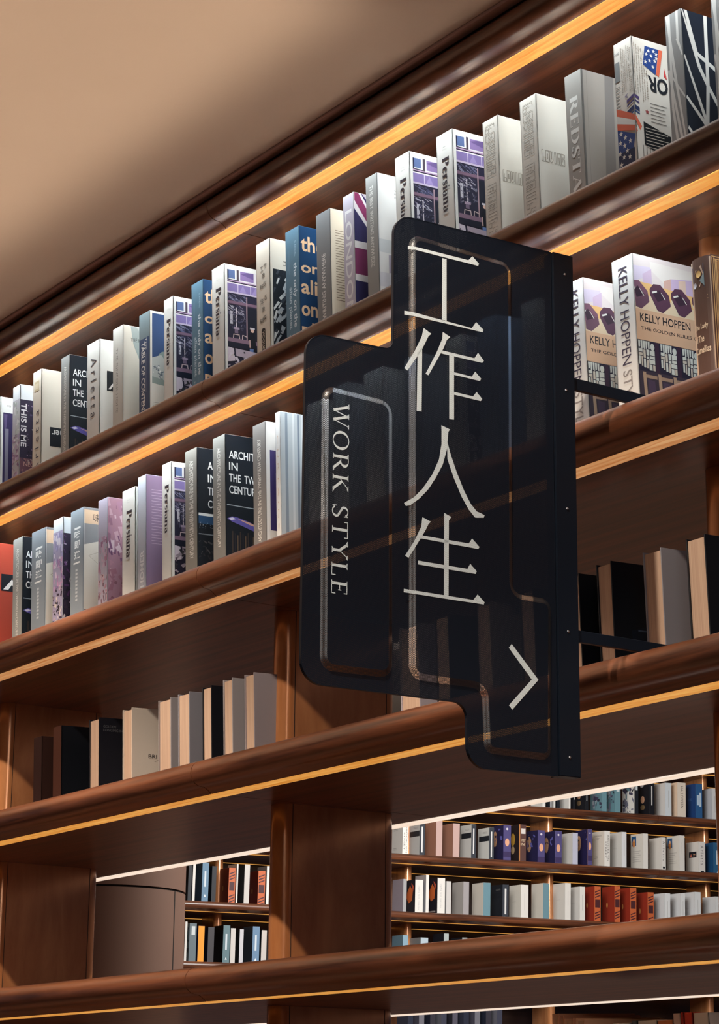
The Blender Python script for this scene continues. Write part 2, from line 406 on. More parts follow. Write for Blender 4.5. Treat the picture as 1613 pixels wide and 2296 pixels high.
class Canvas:
    """flat coloured print on one face; u to the right, v downward from the top, metres"""
    def __init__(s, w_, h): s.w, s.h = w_, h; s.V = []; s.F = []; s.K = []; s.n = 0; s.warp = None
    def _add(s, vs_, fs, col):
        if s.warp: vs_ = [s.warp(u, v) for u, v in vs_]
        b = len(s.V); s.n += 1; off = s.n * 4e-6
        s.V += [(u, v, off) for u, v in vs_]; c = (*lin(col), 1)
        for f in fs: s.F.append(tuple(b + i for i in f)); s.K.append(c)
    def poly(s, pts, col, clip=True):
        if clip: pts = [(min(max(u, 0.0006), s.w - 0.0006), min(max(v, 0.0006), s.h - 0.0006)) for u, v in pts]
        if len(pts) == 4 or len(pts) == 3: s._add(pts, [tuple(range(len(pts)))], col); return
        t = tessellate_polygon([[Vector((u, v, 0)) for u, v in pts]]); s._add(pts, [tuple(q) for q in t], col)
    def rect(s, u0, v0, u1, v1, col): s.poly([(u0, v0), (u1, v0), (u1, v1), (u0, v1)], col)
    def line(s, u0, v0, u1, v1, t, col): s.poly(bar(u0, v0, u1, v1, t), col)
    def disc(s, u, v, r, col, n=14, ry=None): s.poly([(u + r * math.cos(6.2832 * i / n), v + (ry or r) * math.sin(6.2832 * i / n)) for i in range(n)], col)
    def star(s, u, v, r, col, a=0):
        s.poly([(u + (r if i % 2 == 0 else r * .42) * math.sin(a + i * math.pi / 5), v - (r if i % 2 == 0 else r * .42) * math.cos(a + i * math.pi / 5)) for i in range(10)], col)
    def _place(s, vs_, fs, u, v, L, H, rot, col):
        # unit box text (x right, y up) placed with its top-left corner of the un-rotated box at u,v
        out = []
        for x, y in vs_:
            X, Y = x * L, (1 - y) * H
            if rot == 0: out.append((u + X, v + Y))
            elif rot == 90: out.append((u + H - Y, v + X))        # reads downward
            elif rot == -90: out.append((u + Y, v + L - X))       # reads upward
            else: out.append((u + L - X, v + H - Y))              # upside down
        keep = [i for i, f in enumerate(fs) if all(0 < out[j][0] < s.w and 0 < out[j][1] < s.h for j in f)]
        s._add(out, [fs[i] for i in keep], col)
    def text(s, t, u, v, L, H, col, rot=0, weight=0.0):
        vs_, fs, asp = textmesh(t, weight); s._place(vs_, fs, u, v, L, H, rot, col)
    def serif(s, t, u, v, L, H, col, rot=0, gap=-0.01, th=0.20):
        for q in seriftext(t, gap, th): s._place(q, [tuple(range(len(q)))], u, v, L, H, rot, col)
    def scatter(s, u0, v0, u1, v1, n, cols, smin, smax, rnd, asp=1.0, ang=None):
        for i in range(n):
            u = rnd.uniform(u0, u1); v = rnd.uniform(v0, v1); a = rnd.uniform(0, 3.14) if ang is None else ang + rnd.uniform(-.25, .25)
            L = rnd.uniform(smin, smax); t = L / asp * rnd.uniform(.6, 1.2)
            q = bar(u - L / 2 * math.cos(a), v - L / 2 * math.sin(a), u + L / 2 * math.cos(a), v + L / 2 * math.sin(a), t)
            q = [(min(max(x, u0), u1), min(max(y, v0), v1)) for x, y in q]
            s.poly([(x + rnd.uniform(-t, t) * .2, y + rnd.uniform(-t, t) * .2) for x, y in q] if True else q, rnd.choice(cols))
    def lines(s, u0, v0, u1, n, dv, col, rnd, t=0.0007, rot=0):
        for i in range(n):
            e = u1 - rnd.uniform(0, (u1 - u0) * .25)
            if rot: s.rect(v0 + i * dv, u0, v0 + i * dv + t, e, col)
            else: s.rect(u0, v0 + i * dv, e, v0 + i * dv + t, col)
    def build(s, name, fn, parent):
        if not s.F: return
        me = bpy.data.meshes.new(name); me.from_pydata([fn(u, v, o) for u, v, o in s.V], [], s.F); me.update()
        a = me.color_attributes.new('Col', 'FLOAT_COLOR', 'CORNER'); i = 0
        for p, c in zip(me.polygons, s.K):
            for li in p.loop_indices: a.data[li].color = c
        return link(name, me, M_print, parent)

# ------------------------------------------------------------------ cover designs:  art(S, K, rnd) draws on spine S and cover K
WH = (212, 210, 205); IV = (204, 194, 180); GR = (150, 150, 152); DK = (24, 28, 36); NAVY = (20, 32, 58)
def a_plain(S, K, r): pass
def a_persiana(S, K, r):
    w_ = S.w
    S.text('Sabrina', w_ * .36, .024, .016, .0035, (188, 186, 182), 0); S.text('Ghayour', w_ * .36, .030, .016, .0035, (188, 186, 182), 0)
    S.serif('Persiana', w_ * .34, .050, .112, w_ * .42, (46, 38, 48), 90)
    P = K; h, d = K.h, K.w; b = .0075; K.warp = lambda u, v: (min(u * 1.13, d - .0015), v)
    P.rect(b, .010, d - b, h - .004, (34, 32, 52))
    P.rect(b, .010, .030, .034, (206, 204, 204)); P.rect(.010, .012, .025, .032, (84, 100, 140)); P.rect(b, .012, .0105, .034, (28, 30, 60))
    P.rect(.034, .010, d - b, .036, (202, 196, 200)); P.rect(.037, .012, .068, .033, (128, 106, 152)); P.rect(.074, .012, d - b, .033, (118, 98, 146))
    P.poly([(.037, .018), (.055, .012), (.068, .012), (.068, .026)], (100, 82, 128)); P.rect(.029, .010, .0335, .040, (70, 60, 70))
    P.rect(b, .036, d - b, .0385, (168, 140, 166)); P.rect(b, .0385, d - b, .041, (38, 30, 52)); P.rect(b, .041, d - b, .0435, (214, 206, 208))
    P.rect(b, .0435, d - b, .062, (122, 106, 154))
    for x in (.031, .060, .092, .124): P.rect(x, .0435, x + .0015, .062, (196, 184, 204)); P.poly([(x + .012, .045), (x + .02, .061), (x + .004, .061)], (142, 126, 172))
    P.rect(b, .062, d - b, .066, (176, 162, 182)); P.rect(b, .066, d - b, .068, (22, 20, 38))
    P.scatter(b, .068, .052, .085, 34, [(90, 90, 118), (60, 60, 88), (120, 118, 140)], .006, .016, r, 6, .6)
    P.rect(b, .084, d - b, .092, (112, 86, 104)); P.rect(b, .090, d - b, .092, (70, 54, 70))
    P.scatter(b, .093, .046, .118, 60, [(168, 164, 176), (126, 120, 140), (82, 78, 104), (52, 48, 74)], .004, .012, r, 6, .5)
    P.rect(.050, .070, .0525, .172, (152, 126, 134)); P.rect(.0525, .094, d - b, .172, (20, 22, 36)); P.rect(.026, .098, .028, .148, (206, 196, 202))
    P.rect(.013, .108, .019, .138, (176, 172, 182)); P.scatter(.012, .112, .050, .150, 40, [(40, 40, 60), (64, 62, 84), (100, 96, 112)], .004, .010, r, 4)
    P.rect(.021, .144, .034, .149, (150, 132, 150)); P.rect(.023, .149, .031, .158, (108, 92, 112))
    for q in ((.021, .160, .019, .176), (.033, .160, .035, .176), (.021, .161, .033, .161), (.041, .160, .052, .163), (.041, .160, .040, .175)): P.line(*q, .0018, (188, 168, 166))
    P.rect(b, .170, d - b, .179, (124, 98, 116)); P.rect(b, .179, d - b, .192, (22, 24, 42))
    P.poly([(.060, .150), (.067, .150), (.072, .178), (.071, .192), (.056, .192), (.055, .166)], (14, 16, 28)); P.disc(.0635, .146, .0042, (196, 160, 146)); P.rect(.058, .139, .069, .143, (184, 178, 184))
    P.line(.057, .168, .058, .186, .003, (180, 150, 146)); P.poly([(.057, .188), (.066, .188), (.063, .214), (.057, .214)], (96, 120, 168))
    P.poly([(b, .192), (.020, .194), (.024, .222), (b, .226)], (196, 184, 196)); P.poly([(.024, .193), (d - b, .200), (d - b, .222), (.026, .210)], (168, 154, 168))
    P.scatter(b, .198, d - b, h - .006, 110, [(202, 192, 204), (150, 138, 150), (92, 80, 92), (60, 58, 64), (178, 170, 160), (44, 44, 50)], .005, .016, r, 2)
def a_arch(S, K, r, typo='ARCHITECTURE', rev=False, big=False, moon=False):
    w_ = S.w
    S.text(typo + (' IN THE TWENTIETH CENTURY' if True else ''), w_ * .36, .026 if not rev else .034, .222, w_ * (.26 if not big else .34), (206, 202, 196), -90 if rev else 90, .012)
    if rev:
        K.rect(0, 0, K.w, K.h, (208, 204, 200)); K.rect(.010, .062, K.w - .01, .235, (52, 40, 92)); K.rect(.024, .110, .040, .20, (138, 124, 160)); return
    K.rect(.0015, 0, K.w, K.h, (20, 25, 33))
    u = .010 if not big else .028
    for t, v, L in (('ARCHITECTURE', .036, .130), ('IN', .062, .022), ('THE  TWENTIETH', .088, .128), ('CENTURY', .114, .078)):
        if big: v = .030 + (v - .036) * 1.12
        K.text(t, u, v, L, .0175, (222, 222, 220), 0, .01)
    K.poly([(.004, .156), (.07, .158), (.12, .160), (.12, .1615), (.07, .160), (.004, .158)], (150, 158, 164))
    if big:
        K.rect(.004, .148, .12, .154, (214, 214, 214)); K.rect(.004, .154, .12, .172, (38, 70, 104)); K.scatter(.004, .168, .12, .182, 40, [(190, 196, 200), (120, 140, 160)], .0005, .003, r, 2)
        K.rect(.004, .194, .12, .1965, (110, 118, 126)); K.scatter(.004, .21, .12, .25, 30, [(44, 44, 50), (70, 70, 74)], .004, .014, r, 3); return
    K.poly([(.004, .188), (.016, .182), (.030, .183), (.060, .190), (.10, .205), (.12, .21), (.12, .222), (.080, .212), (.04, .200), (.015, .193)], (92, 84, 158))
    K.poly([(.008, .187), (.018, .184), (.026, .187), (.014, .191)], (206, 202, 224)); K.poly([(.03, .186), (.06, .191), (.10, .204), (.06, .196)], (206, 160, 140))
    for i in range(16): K.rect(.016 + i * .0065, .214 + .004 * (i % 3), .019 + i * .0065, .262, ((58, 50, 46), (38, 36, 42), (86, 72, 60))[i % 3])
def a_arch_typo(S, K, r): a_arch(S, K, r, 'ARCHITECYURE', big=True)
def a_arch_rev(S, K, r): a_arch(S, K, r, rev=True)
def a_arletta(S, K, r):
    S.text('A r l e t t a', S.w * .30, .040, .150, S.w * .46, (72, 70, 78), 90)
    S.rect(S.w * .3, .24, S.w * .7, .252, (60, 60, 64))
    K.rect(.020, .078, .105, .128, DK); K.poly([(.024, .124), (.036, .108), (.048, .124), (.042, .124), (.036, .116), (.030, .124)], (226, 224, 222)); K.text('leather', .052, .104, .05, .016, (226, 224, 222))
def a_arletta_flip(S, K, r):
    S.text('A r l e t t a', S.w * .28, .110, .150, S.w * .46, (72, 70, 78), -90) if False else S._place(*[(lambda t: t)(textmesh('A r l e t t a', 0)[i]) for i in (0, 1)], S.w * .28, .105, .160, S.w * .5, -90, (72, 70, 78))
    S.rect(S.w * .2, .028, S.w * .75, .054, (178, 162, 132)); S.rect(S.w * .25, .034, S.w * .7, .048, (196, 182, 156))
    K.rect(.025, .150, .11, .200, DK); K.text('leather', .030, .156, .070, .018, (226, 224, 222), 180); K.rect(.070, .182, .076, .188, (150, 40, 34))
def a_kinfolk(S, K, r):
    S.text('THE KINFOLK HOME', S.w * .32, .052, .160, S.w * .2, (128, 122, 118), 90)
    K.poly([(.020, 0), (.12, 0), (.12, .13), (.075, .115), (.045, .085), (.028, .045)], (150, 156, 152)); K.poly([(.035, 0), (.12, 0), (.12, .07), (.07, .045)], (176, 180, 176))
    K.text('THE KINFOLK', .020, .030, .062, .009, (60, 60, 58)); K.rect(0, .0, .002, K.h, (190, 184, 176))
def a_contents(S, K, r):
    S.rect(0, .062, S.w, K.h, (48, 66, 96)); S.text('TABLE OF CONTENTS', S.w * .22, .070, .185, S.w * .34, (206, 204, 200), 90, .02); S.text('THE', S.w * .6, .062, .03, S.w * .14, (206, 204, 200), 90)
    S.lines(.10, S.w * .66, .20, 1, .01, (160, 164, 170), r, rot=1)
    K.rect(0, 0, K.w, K.h, (206, 200, 190)); K.rect(.006, .006, K.w, .175, (44, 66, 104)); K.disc(.040, .125, .022, (120, 134, 130), 16, .030); K.disc(.058, .088, .010, (196, 168, 150)); K.poly([(.046, .10), (.07, .09), (.08, .15), (.05, .15)], (82, 104, 96))
    K.poly([(.006, .115), (.03, .105), (.06, .14), (.08, .175), (.006, .175)], (166, 168, 164)); K.scatter(.008, .13, .06, .168, 40, [(206, 204, 202), (110, 114, 118), (60, 74, 90)], .005, .012, r, 4)
    K.poly([(.006, .16), (.05, .168), (.05, .180), (.006, .176)], (130, 140, 134)); K.lines(.008, .222, .03, 6, .004, (120, 118, 112), r)
def a_alien(S, K, r):
    S.text('D. RANDALL', S.w * .66, .030, .034, S.w * .11, (150, 180, 200), 90); S.text('the only on the', S.w * .52, .078, .142, S.w * .30, (196, 212, 222), 90, .025)
    S.text('alien planet', S.w * .20, .128, .092, S.w * .27, (176, 198, 212), 90, .02); S.text('KRISTEN', S.w * .2, .232, .032, S.w * .12, (170, 190, 204), 90); S.lines(.045, S.w * .2, .10, 2, .003, (110, 140, 165), r, rot=1); S.lines(.225, S.w * .58, .27, 2, .005, (110, 140, 165), r, rot=1)
    K.rect(.0, 0, K.w, K.h, (20, 58, 96))
    for i, (t, L, H, dv) in enumerate((('the', .058, .034, 0), ('only', .082, .034, .009), ('alien', .088, .033, 0), ('on the', .105, .034, .0), ('planet', .12, .042, 0))):
        K.text(t, .004, .022 + i * .0475 + dv - (0 if i != 1 else 0), L, H if t != 'only' else .032, (226, 186, 148), 0, .02)
def a_ants(S, K, r):
    for t, u, v in (('工', .30, .056), ('作', .55, .052), ('像', .42, .072), ('蚂', .28, .096), ('蚁', .52, .092), ('生', .30, .128), ('活', .54, .124), ('像', .40, .148), ('蝴', .26, .172), ('蝶', .50, .168)):
        S.text(t, S.w * u, v, S.w * .24, .0115, (70, 62, 56))
    S.poly([(S.w * .36, .200), (S.w * .44, .196), (S.w * .56, .196), (S.w * .64, .200), (S.w * .64, .246), (S.w * .56, .250), (S.w * .44, .250), (S.w * .36, .246)], (30, 28, 30)); S.text('VOGUE', S.w * .42, .202, .042, S.w * .16, (200, 190, 178), 90)
    K.rect(.008, .068, K.w - .008, K.h - .02, (26, 28, 34)); K.scatter(.009, .07, .085, K.h - .022, 90, [(204, 202, 198), (170, 172, 174), (60, 62, 70), (36, 38, 48)], .006, .024, r, 3.0, 2.1); K.text('工作', .034, .046, .03, .012, (30, 28, 28))
def a_writing(S, K, r):
    S.text('THE BEST WRITING ANYWHERE', S.w * .34, .022, .172, S.w * .28, (204, 202, 198), 90, .012)
    K.rect(0, 0, K.w, K.h, (204, 202, 200)); K.rect(0, 0, .002, K.h, (160, 160, 162)); 
    for i, t in enumerate(('Family home', 'By Caroline', 'In America')): K.text(t, .042, .030 + i * .007, .03, .004, (70, 66, 64))
    K.poly([(.024, .172), (.048, .168), (.05, .205), (.024, .21)], (150, 142, 158)); K.poly([(.036, .190), (.09, .18), (.09, .208), (.036, .208)], (34, 38, 66)); K.rect(.002, .21, .12, .24, (188, 186, 192)); K.rect(.002, .14, .12, .168, (182, 184, 186))
def a_writing_rev(S, K, r):
    S.text('THE BEST WRITING ANYWHERE', S.w * .36, .092, .205, S.w * .26, (206, 204, 202), -90, .012)
    K.rect(0, 0, K.w, K.h, (206, 194, 176)); K.lines(.012, .046, .082, 28, .0056, (120, 104, 90), r, .0014); K.text('WHERE', .03, .232, .045, .010, (40, 40, 60), 180)
def a_london(S, K, r):
    S.rect(0, 0, S.w, S.h, (178, 172, 186)); S.text('LONDON', S.w * .18, .034, .230, S.w * .62, (218, 216, 218), 90, .012)
    K.rect(0, 0, K.w, K.h, (44, 38, 78)); K.poly([(0, .0), (.018, .0), (.085, .105), (.06, .105), (0, .035)], (206, 198, 200)); K.poly([(.002, .0), (.012, 0), (.08, .11), (.066, .11), (.002, .018)], (124, 44, 84))
    K.rect(0, .105, K.w, .190, (206, 198, 196)); K.rect(0, .120, K.w, .176, (116, 46, 84)); K.poly([(0, .270), (.05, .20), (.09, .19), (.06, .22), (.01, .285)], (206, 194, 188)); K.poly([(.02, 0), (.12, 0), (.12, .03), (.05, .03)], (170, 160, 168))
def a_loving(S, K, r):
    def outl(Cv, t, u, v, L, H, rot, col):
        n = len(t.replace(' ', '')); cw = L / len(t); k = 0.0007
        for i, ch in enumerate(t):
            if ch == ' ': continue
            a = i * cw; b = a + cw * .86
            segs = {'L': [(0, 0, 0, 1), (.4, .3, .4, 1), (0, 0, .4, 0), (0, 1, 1, 1), (.4, .66, 1, .66), (1, .66, 1, 1)],
                    'O': [(0, 0, 1, 0), (1, 0, 1, 1), (1, 1, 0, 1), (0, 1, 0, 0), (.4, .3, .6, .3), (.4, .3, .4, .7), (.6, .3, .6, .7), (.4, .7, .6, .7)],
                    'V': [(0, 0, 0, .8), (0, .8, .5, 1), (.5, 1, 1, .8), (1, .8, 1, 0), (.4, 0, .4, .7), (.6, 0, .6, .7), (0, 0, .4, 0), (.6, 0, 1, 0)],
                    'I': [(.3, 0, .3, 1), (.7, 0, .7, 1), (.3, 0, .7, 0), (.3, 1, .7, 1)],
                    'N': [(0, 0, 0, 1), (0, 0, 1, 0), (1, 0, 1, 1), (.4, .4, .4, 1), (.6, .4, .6, 1), (.4, .4, .6, .4), (0, 1, .4, 1), (.6, 1, 1, 1)],
                    'G': [(0, 0, 1, 0), (0, 0, 0, 1), (0, 1, 1, 1), (1, 1, 1, .45), (.5, .45, 1, .45), (1, 0, 1, .3), (.4, .3, 1, .3), (.4, .3, .4, .7)],
                    'F': [(0, 0, 1, 0), (0, 0, 0, 1), (1, 0, 1, .3), (.4, .3, 1, .3), (.4, .3, .4, 1), (.4, .45, .9, .45), (.4, .66, .9, .66)],
                    'A': [(0, 0, 1, 0), (0, 0, 0, 1), (1, 0, 1, 1), (.4, .6, .4, 1), (.6, .6, .6, 1), (.4, .6, .6, .6), (.4, .3, .6, .3)],
                    'M': [(0, 0, 1, 0), (0, 0, 0, 1), (1, 0, 1, 1), (.3, .3, .3, 1), (.5, .3, .5, 1), (.7, .3, .7, 1), (.3, .3, .7, .3)],
                    'Y': [(0, 0, 0, .5), (0, .5, .4, .6), (.4, .6, .4, 1), (.4, 1, .7, 1), (.7, 1, .7, .6), (.7, .6, 1, .5), (1, .5, 1, 0), (.4, 0, .4, .35), (.6, 0, .6, .35)]}.get(ch, [])
            for x0, y0, x1, y1 in segs:
                p = [((a + x0 * (b - a)), y0 * H), ((a + x1 * (b - a)), y1 * H)]
                if rot == 90: q = [(u + H - y, v + x) for x, y in p]
                else: q = [(u + x, v + y) for x, y in p]
                Cv.line(q[0][0], q[0][1], q[1][0], q[1][1], k * 1.3, col)
    c = (136, 126, 114)
    outl(S, 'LOVING FAMILY', S.w * .20, .012, .222, S.w * .56, 90, c); outl(S, 'N', S.w * .2, .25, .03, S.w * .5, 90, c)
    outl(K, 'LOVING FAMILY', .008, .108, .118, .022, 0, c); K.rect(0, 0, .0015, K.h, (182, 176, 168))
def a_redstar(S, K, r):
    S.serif('REDSTAR', S.w * .26, .045, .215, S.w * .48, (226, 224, 218), 90, 0.02, .22)
    K.rect(.0, 0, K.w, K.h, (142, 136, 130)); K.rect(.012, 0, .0125, K.h, (112, 108, 104)); K.poly([(.055, 0), (.075, 0), (.07, .28), (.045, .28)], (116, 112, 110)); K.rect(0, 0, .004, K.h, (96, 94, 92))
def a_news(S, K, r):
    b = (36, 38, 66); g = (140, 126, 112)
    S.text('2000', S.w * .05, .018, .012, .004, (110, 110, 112)); S.rect(.002, .036, S.w * .30, .072, (122, 124, 124))
    for i in range(6): S.text(('romantic accents', 'and hearts on dresses', 'beneath full flowing skirts', 'a kaleidoscope of bright', 'sui vestiti delle', 'pois e cuori')[i], S.w * (.36 + i * .1), .012 + .004 * (i % 3), .085 - .006 * (i % 4), .0038, g, -90)
    S.text('A', S.w * .5, .102, .008, .008, (70, 50, 110), -90)
    for i in range(7): S.rect(.002, .082 + i * .0062, S.w * (.26 - .02 * (i % 3)), .0835 + i * .0062, (100, 98, 96))
    for i, (hh, c) in enumerate(((.006, (76, 60, 110)), (.003, (50, 44, 96)), (.008, (34, 46, 84)), (.003, (34, 60, 110)))):
        v = .108 + i * .010
        S.poly([(S.w * .60, v + .006), (S.w, v), (S.w, v + hh), (S.w * .60, v + .006 + hh)], c); K.poly([(0, v), (.011, v + .004), (.011, v + .004 + hh), (0, v + hh)], c)
    O = (206, 98, 72)
    S.poly([(.0008, .120), (S.w, .146), (S.w, .157), (.0008, .134)], O); S.poly([(.0008, .134), (S.w, .157), (S.w, .166), (.0008, .148)], (210, 206, 200)); S.poly([(.0008, .148), (S.w, .166), (S.w, .176), (.0008, .160)], O)
    K.poly([(0, .146), (.014, .166), (.010, .174), (0, .157)], O); K.poly([(0, .170), (.004, .176), (0, .18)], O)
    S.poly([(.0008, .160), (S.w * .98, .182), (S.w * .75, .220), (.0008, .232)], (36, 62, 118)); S.rect(.0008, .205, S.w * .9, .285, (26, 38, 70))
    for u, v in ((.2, .170), (.42, .180), (.14, .186), (.68, .190), (.36, .194), (.1, .205), (.5, .205), (.3, .214), (.62, .218), (.14, .226)): S.star(S.w * u, v, .0054, (212, 206, 196), .15)
    for i in range(6): S.text(('ressori calcare', 'gennaio maglia', 'maglia piu uno', 'inglese 8', '033 CONTROL', 'le taod 31 76')[i], S.w * (.08 + i * .13), .232, .046, .0042, (206, 200, 190), -90, .01)
    for i in range(6): K.text(('sui vestiti delle bambine un gir', 'pois e cuori dallegrone ampie', 'su sottovesti di pizzo ed il pun', 'accenti romantici lillo di', 'specially copie fe la', 'milano alla moda')[i], .003 + i * .0052, .010 + .003 * i, .100 - .007 * (i % 3), .0036, g, -90)
    K.poly([(.030, .012), (.062, .012), (.052, .062), (.024, .048)], (36, 62, 122)); K.poly([(.062, .012), (.071, .012), (.060, .064), (.053, .061)], O); K.poly([(.074, .045), (.078, .065), (.071, .06)], (190, 60, 60))
    for u, v in ((.038, .020), (.050, .018), (.033, .027), (.044, .028), (.056, .022), (.040, .038), (.052, .036), (.030, .042), (.047, .048), (.056, .030)): K.star(u, v, .0042, (214, 208, 200), .1)
    K.text('OR', .033, .066, .046, .030, DK, 180, .03)
    K.lines(.036, .118, .075, 6, .0068, (96, 88, 84), r, .0012); K.star(.028, .136, .005, (150, 60, 64))
    K.poly([(.018, .156), (.080, .172), (.080, .222), (.018, .198)], (16, 18, 24)); K.lines(.022, .166, .074, 7, .0058, (190, 180, 168), r, .0014)
    K.text('K', .034, .212, .032, .036, DK, 180, .03); K.lines(.20, .014, .27, 3, .008, (110, 104, 100), r, .0012, rot=1)
def a_tangle(S, K, r):
    S.rect(0, 0, S.w, S.h, (146, 144, 142)); K.rect(0, 0, K.w, K.h, (26, 32, 44)); c = (210, 206, 200)
    for Cv, q in ((S, (.12, 0, .5, .13)), (S, (.5, .13, .98, .30)), (S, (.75, 0, .72, .055)), (S, (.68, .05, 1.0, .085)), (S, (0, .10, 1, .16)), (S, (.06, .10, .6, .22)), (S, (.6, .22, .8, .29)), (S, (.25, .0, .2, .17)), (S, (.2, .17, .45, .29)), (S, (1, .24, .45, .29))):
        Cv.line(q[0] * S.w, q[1], q[2] * S.w, q[3], .0058, c)
    for q in ((0, .0, .035, .10), (.01, 0, .03, .075), (.03, .075, .12, .12), (.035, .10, .055, .135), (.055, 0, .052, .13), (.052, .13, .045, .21), (.0, .085, .045, .20), (.0, .16, .045, .205), (.045, .2, .046, .24), (.046, .238, .0, .26), (.0, .215, .02, .235), (.052, .13, .10, .2), (.10, 0, .12, .09)):
        K.line(*q, .0075, c)
def a_ajidao(S, K, r):
    S.rect(0, 0, S.w, S.h, (122, 130, 138))
    for i, t in enumerate('味即道'): S.text(t, S.w * .30, .052 + i * .025, S.w * .44, .019, (222, 224, 224), 0, .03)
    S.rect(S.w * .3, .044, S.w * .78, .049, (222, 224, 224)); S.rect(S.w * .24, .129, S.w * .72, .133, (222, 224, 224)); S.lines(.145, S.w * .42, .215, 2, .0016, (176, 180, 184), r, .0012, rot=1)
    for i in range(9): S.rect(S.w * .40, .146 + i * .009, S.w * .56, .151 + i * .009, (176, 180, 184))
    K.rect(0, 0, K.w, K.h, (122, 122, 124)); K.poly([(.002, .006), (.12, .006), (.12, .040), (.002, .040)], (196, 168, 142)); K.text('味', .026, .014, .017, .020, (66, 60, 58), 0, .0)
    K.rect(.0, 0, .002, K.h, (190, 194, 194)); K.poly([(.002, .092), (.05, .078), (.12, .074), (.12, .25), (.002, .25)], (198, 190, 178)); K.rect(.002, .248, .12, .250, (60, 60, 66)); K.rect(.002, .25, .12, .28, (190, 186, 180))
    K.line(.014, .118, .07, .095, .0008, (150, 140, 128)); K.line(.014, .118, .08, .165, .0008, (150, 140, 128))
def a_graf(S, K, r):
    S.rect(0, .032, S.w, S.h, (150, 142, 168)); S.scatter(.001, .036, S.w - .001, .12, 46, [(150, 146, 188), (176, 170, 196), (130, 126, 160), (196, 190, 200)], .006, .018, r, 2, 1.5)
    S.scatter(.001, .10, S.w - .001, .18, 40, [(160, 120, 160), (186, 140, 176), (130, 104, 146), (196, 176, 196)], .006, .016, r, 2, 1.5); S.scatter(.001, .17, S.w - .001, .275, 50, [(60, 48, 66), (120, 100, 110), (170, 150, 160), (40, 36, 44), (196, 184, 180)], .004, .014, r, 2)
    K.rect(0, .040, K.w, K.h, (44, 34, 54)); K.scatter(.001, .042, .09, .28, 170, [(24, 22, 34), (30, 26, 40), (84, 48, 92), (120, 84, 128), (168, 150, 168), (60, 42, 60), (200, 188, 190)], .004, .013, r, 2.2); S.text('on', S.w * .3, .25, .012, .007, (210, 204, 200)); S.text('ait', S.w * .3, .266, .014, .009, (210, 204, 200))
def a_city(S, K, r):
    S.rect(0, .038, S.w, S.h, (168, 164, 172)); S.scatter(.001, .04, S.w - .001, .13, 30, [(170, 172, 172), (150, 154, 150), (190, 190, 190)], .008, .02, r, 2); S.scatter(.001, .13, S.w - .001, .27, 60, [(150, 120, 146), (170, 150, 178), (130, 100, 130), (200, 190, 200)], .006, .016, r, 2)
    K.rect(0, .040, K.w, K.h, (40, 32, 54)); K.text('THIS IS ME', .003, .05, .115, .016, (206, 202, 206), 90, .02); K.scatter(.02, .05, .1, .20, 70, [(26, 24, 38), (70, 60, 88), (120, 100, 120), (196, 190, 190)], .003, .008, r, 1.4, 0); K.rect(.001, .195, .1, .235, (96, 62, 74)); K.scatter(.001, .195, .1, .262, 30, [(130, 92, 96), (70, 50, 70), (150, 130, 130)], .005, .014, r, 2); K.text('NEO', .012, .204, .03, .012, (190, 150, 140))
def a_pink(S, K, r):
    S.rect(0, 0, S.w, S.h, (150, 142, 156)); S.scatter(.001, .09, S.w - .001, .18, 34, [(150, 110, 130), (128, 84, 110), (170, 140, 160)], .006, .02, r, 2.5, 1.5); S.scatter(.001, .18, S.w - .001, .27, 30, [(160, 118, 132), (176, 148, 156), (110, 80, 92)], .006, .016, r, 2)
    K.rect(0, 0, K.w, K.h, (150, 112, 128)); K.scatter(.001, .002, .09, .13, 60, [(176, 144, 156), (150, 112, 132), (190, 168, 178), (128, 92, 112)], .008, .028, r, 2.5, 1.4); K.scatter(.001, .09, .09, .16, 24, [(92, 58, 92), (110, 72, 104)], .008, .02, r, 3, 1.5); K.scatter(.001, .15, .09, .27, 60, [(160, 118, 132), (176, 140, 148), (140, 96, 112), (118, 78, 92)], .006, .022, r, 2)
def a_homer(S, K, r):
    S.rect(0, 0, S.w, S.h, (170, 172, 182)); S.text('HOMER', S.w * .3, .175, .085, S.w * .42, (214, 214, 216), -90, .02)
    K.rect(0, 0, K.w, K.h, (128, 106, 132)); K.lines(.014, .034, .07, 20, .0066, (176, 152, 172), r, .0012)
def a_red(S, K, r):
    K.rect(.020, .080, .10, .124, DK); K.poly([(.026, .120), (.050, .092), (.074, .120), (.062, .120), (.050, .106), (.040, .120)], (222, 218, 214)); K.poly([(.05, .090), (.07, .088), (.06, .1)], (190, 70, 50))
def a_curtain(S, K, r):
    S.text('C U R T A I N S', S.w * .4, .05, .20, S.w * .18, (186, 160, 140), 90)
    K.rect(.0, 0, K.w, K.h, (164, 170, 174))
    for u, w_, c in ((.012, .006, (120, 130, 140)), (.030, .004, (186, 190, 192)), (.042, .005, (110, 120, 132)), (.052, .003, (190, 194, 196)), (.066, .006, (140, 148, 156)), (.08, .004, (110, 118, 130))): K.poly([(u, .001), (u + w_, .001), (u + w_ * 1.1, K.h), (u - .001, K.h)], c)
def a_frame(S, K, r):
    K.rect(.008, .042, K.w - .01, .245, (44, 34, 74)); K.rect(.014, .085, .024, .235, (120, 116, 132)); K.poly([(.010, .046), (.02, .046), (.018, .08), (.012, .09)], (86, 74, 112)); K.text('FO', .02, .02, .01, .005, (90, 88, 86))
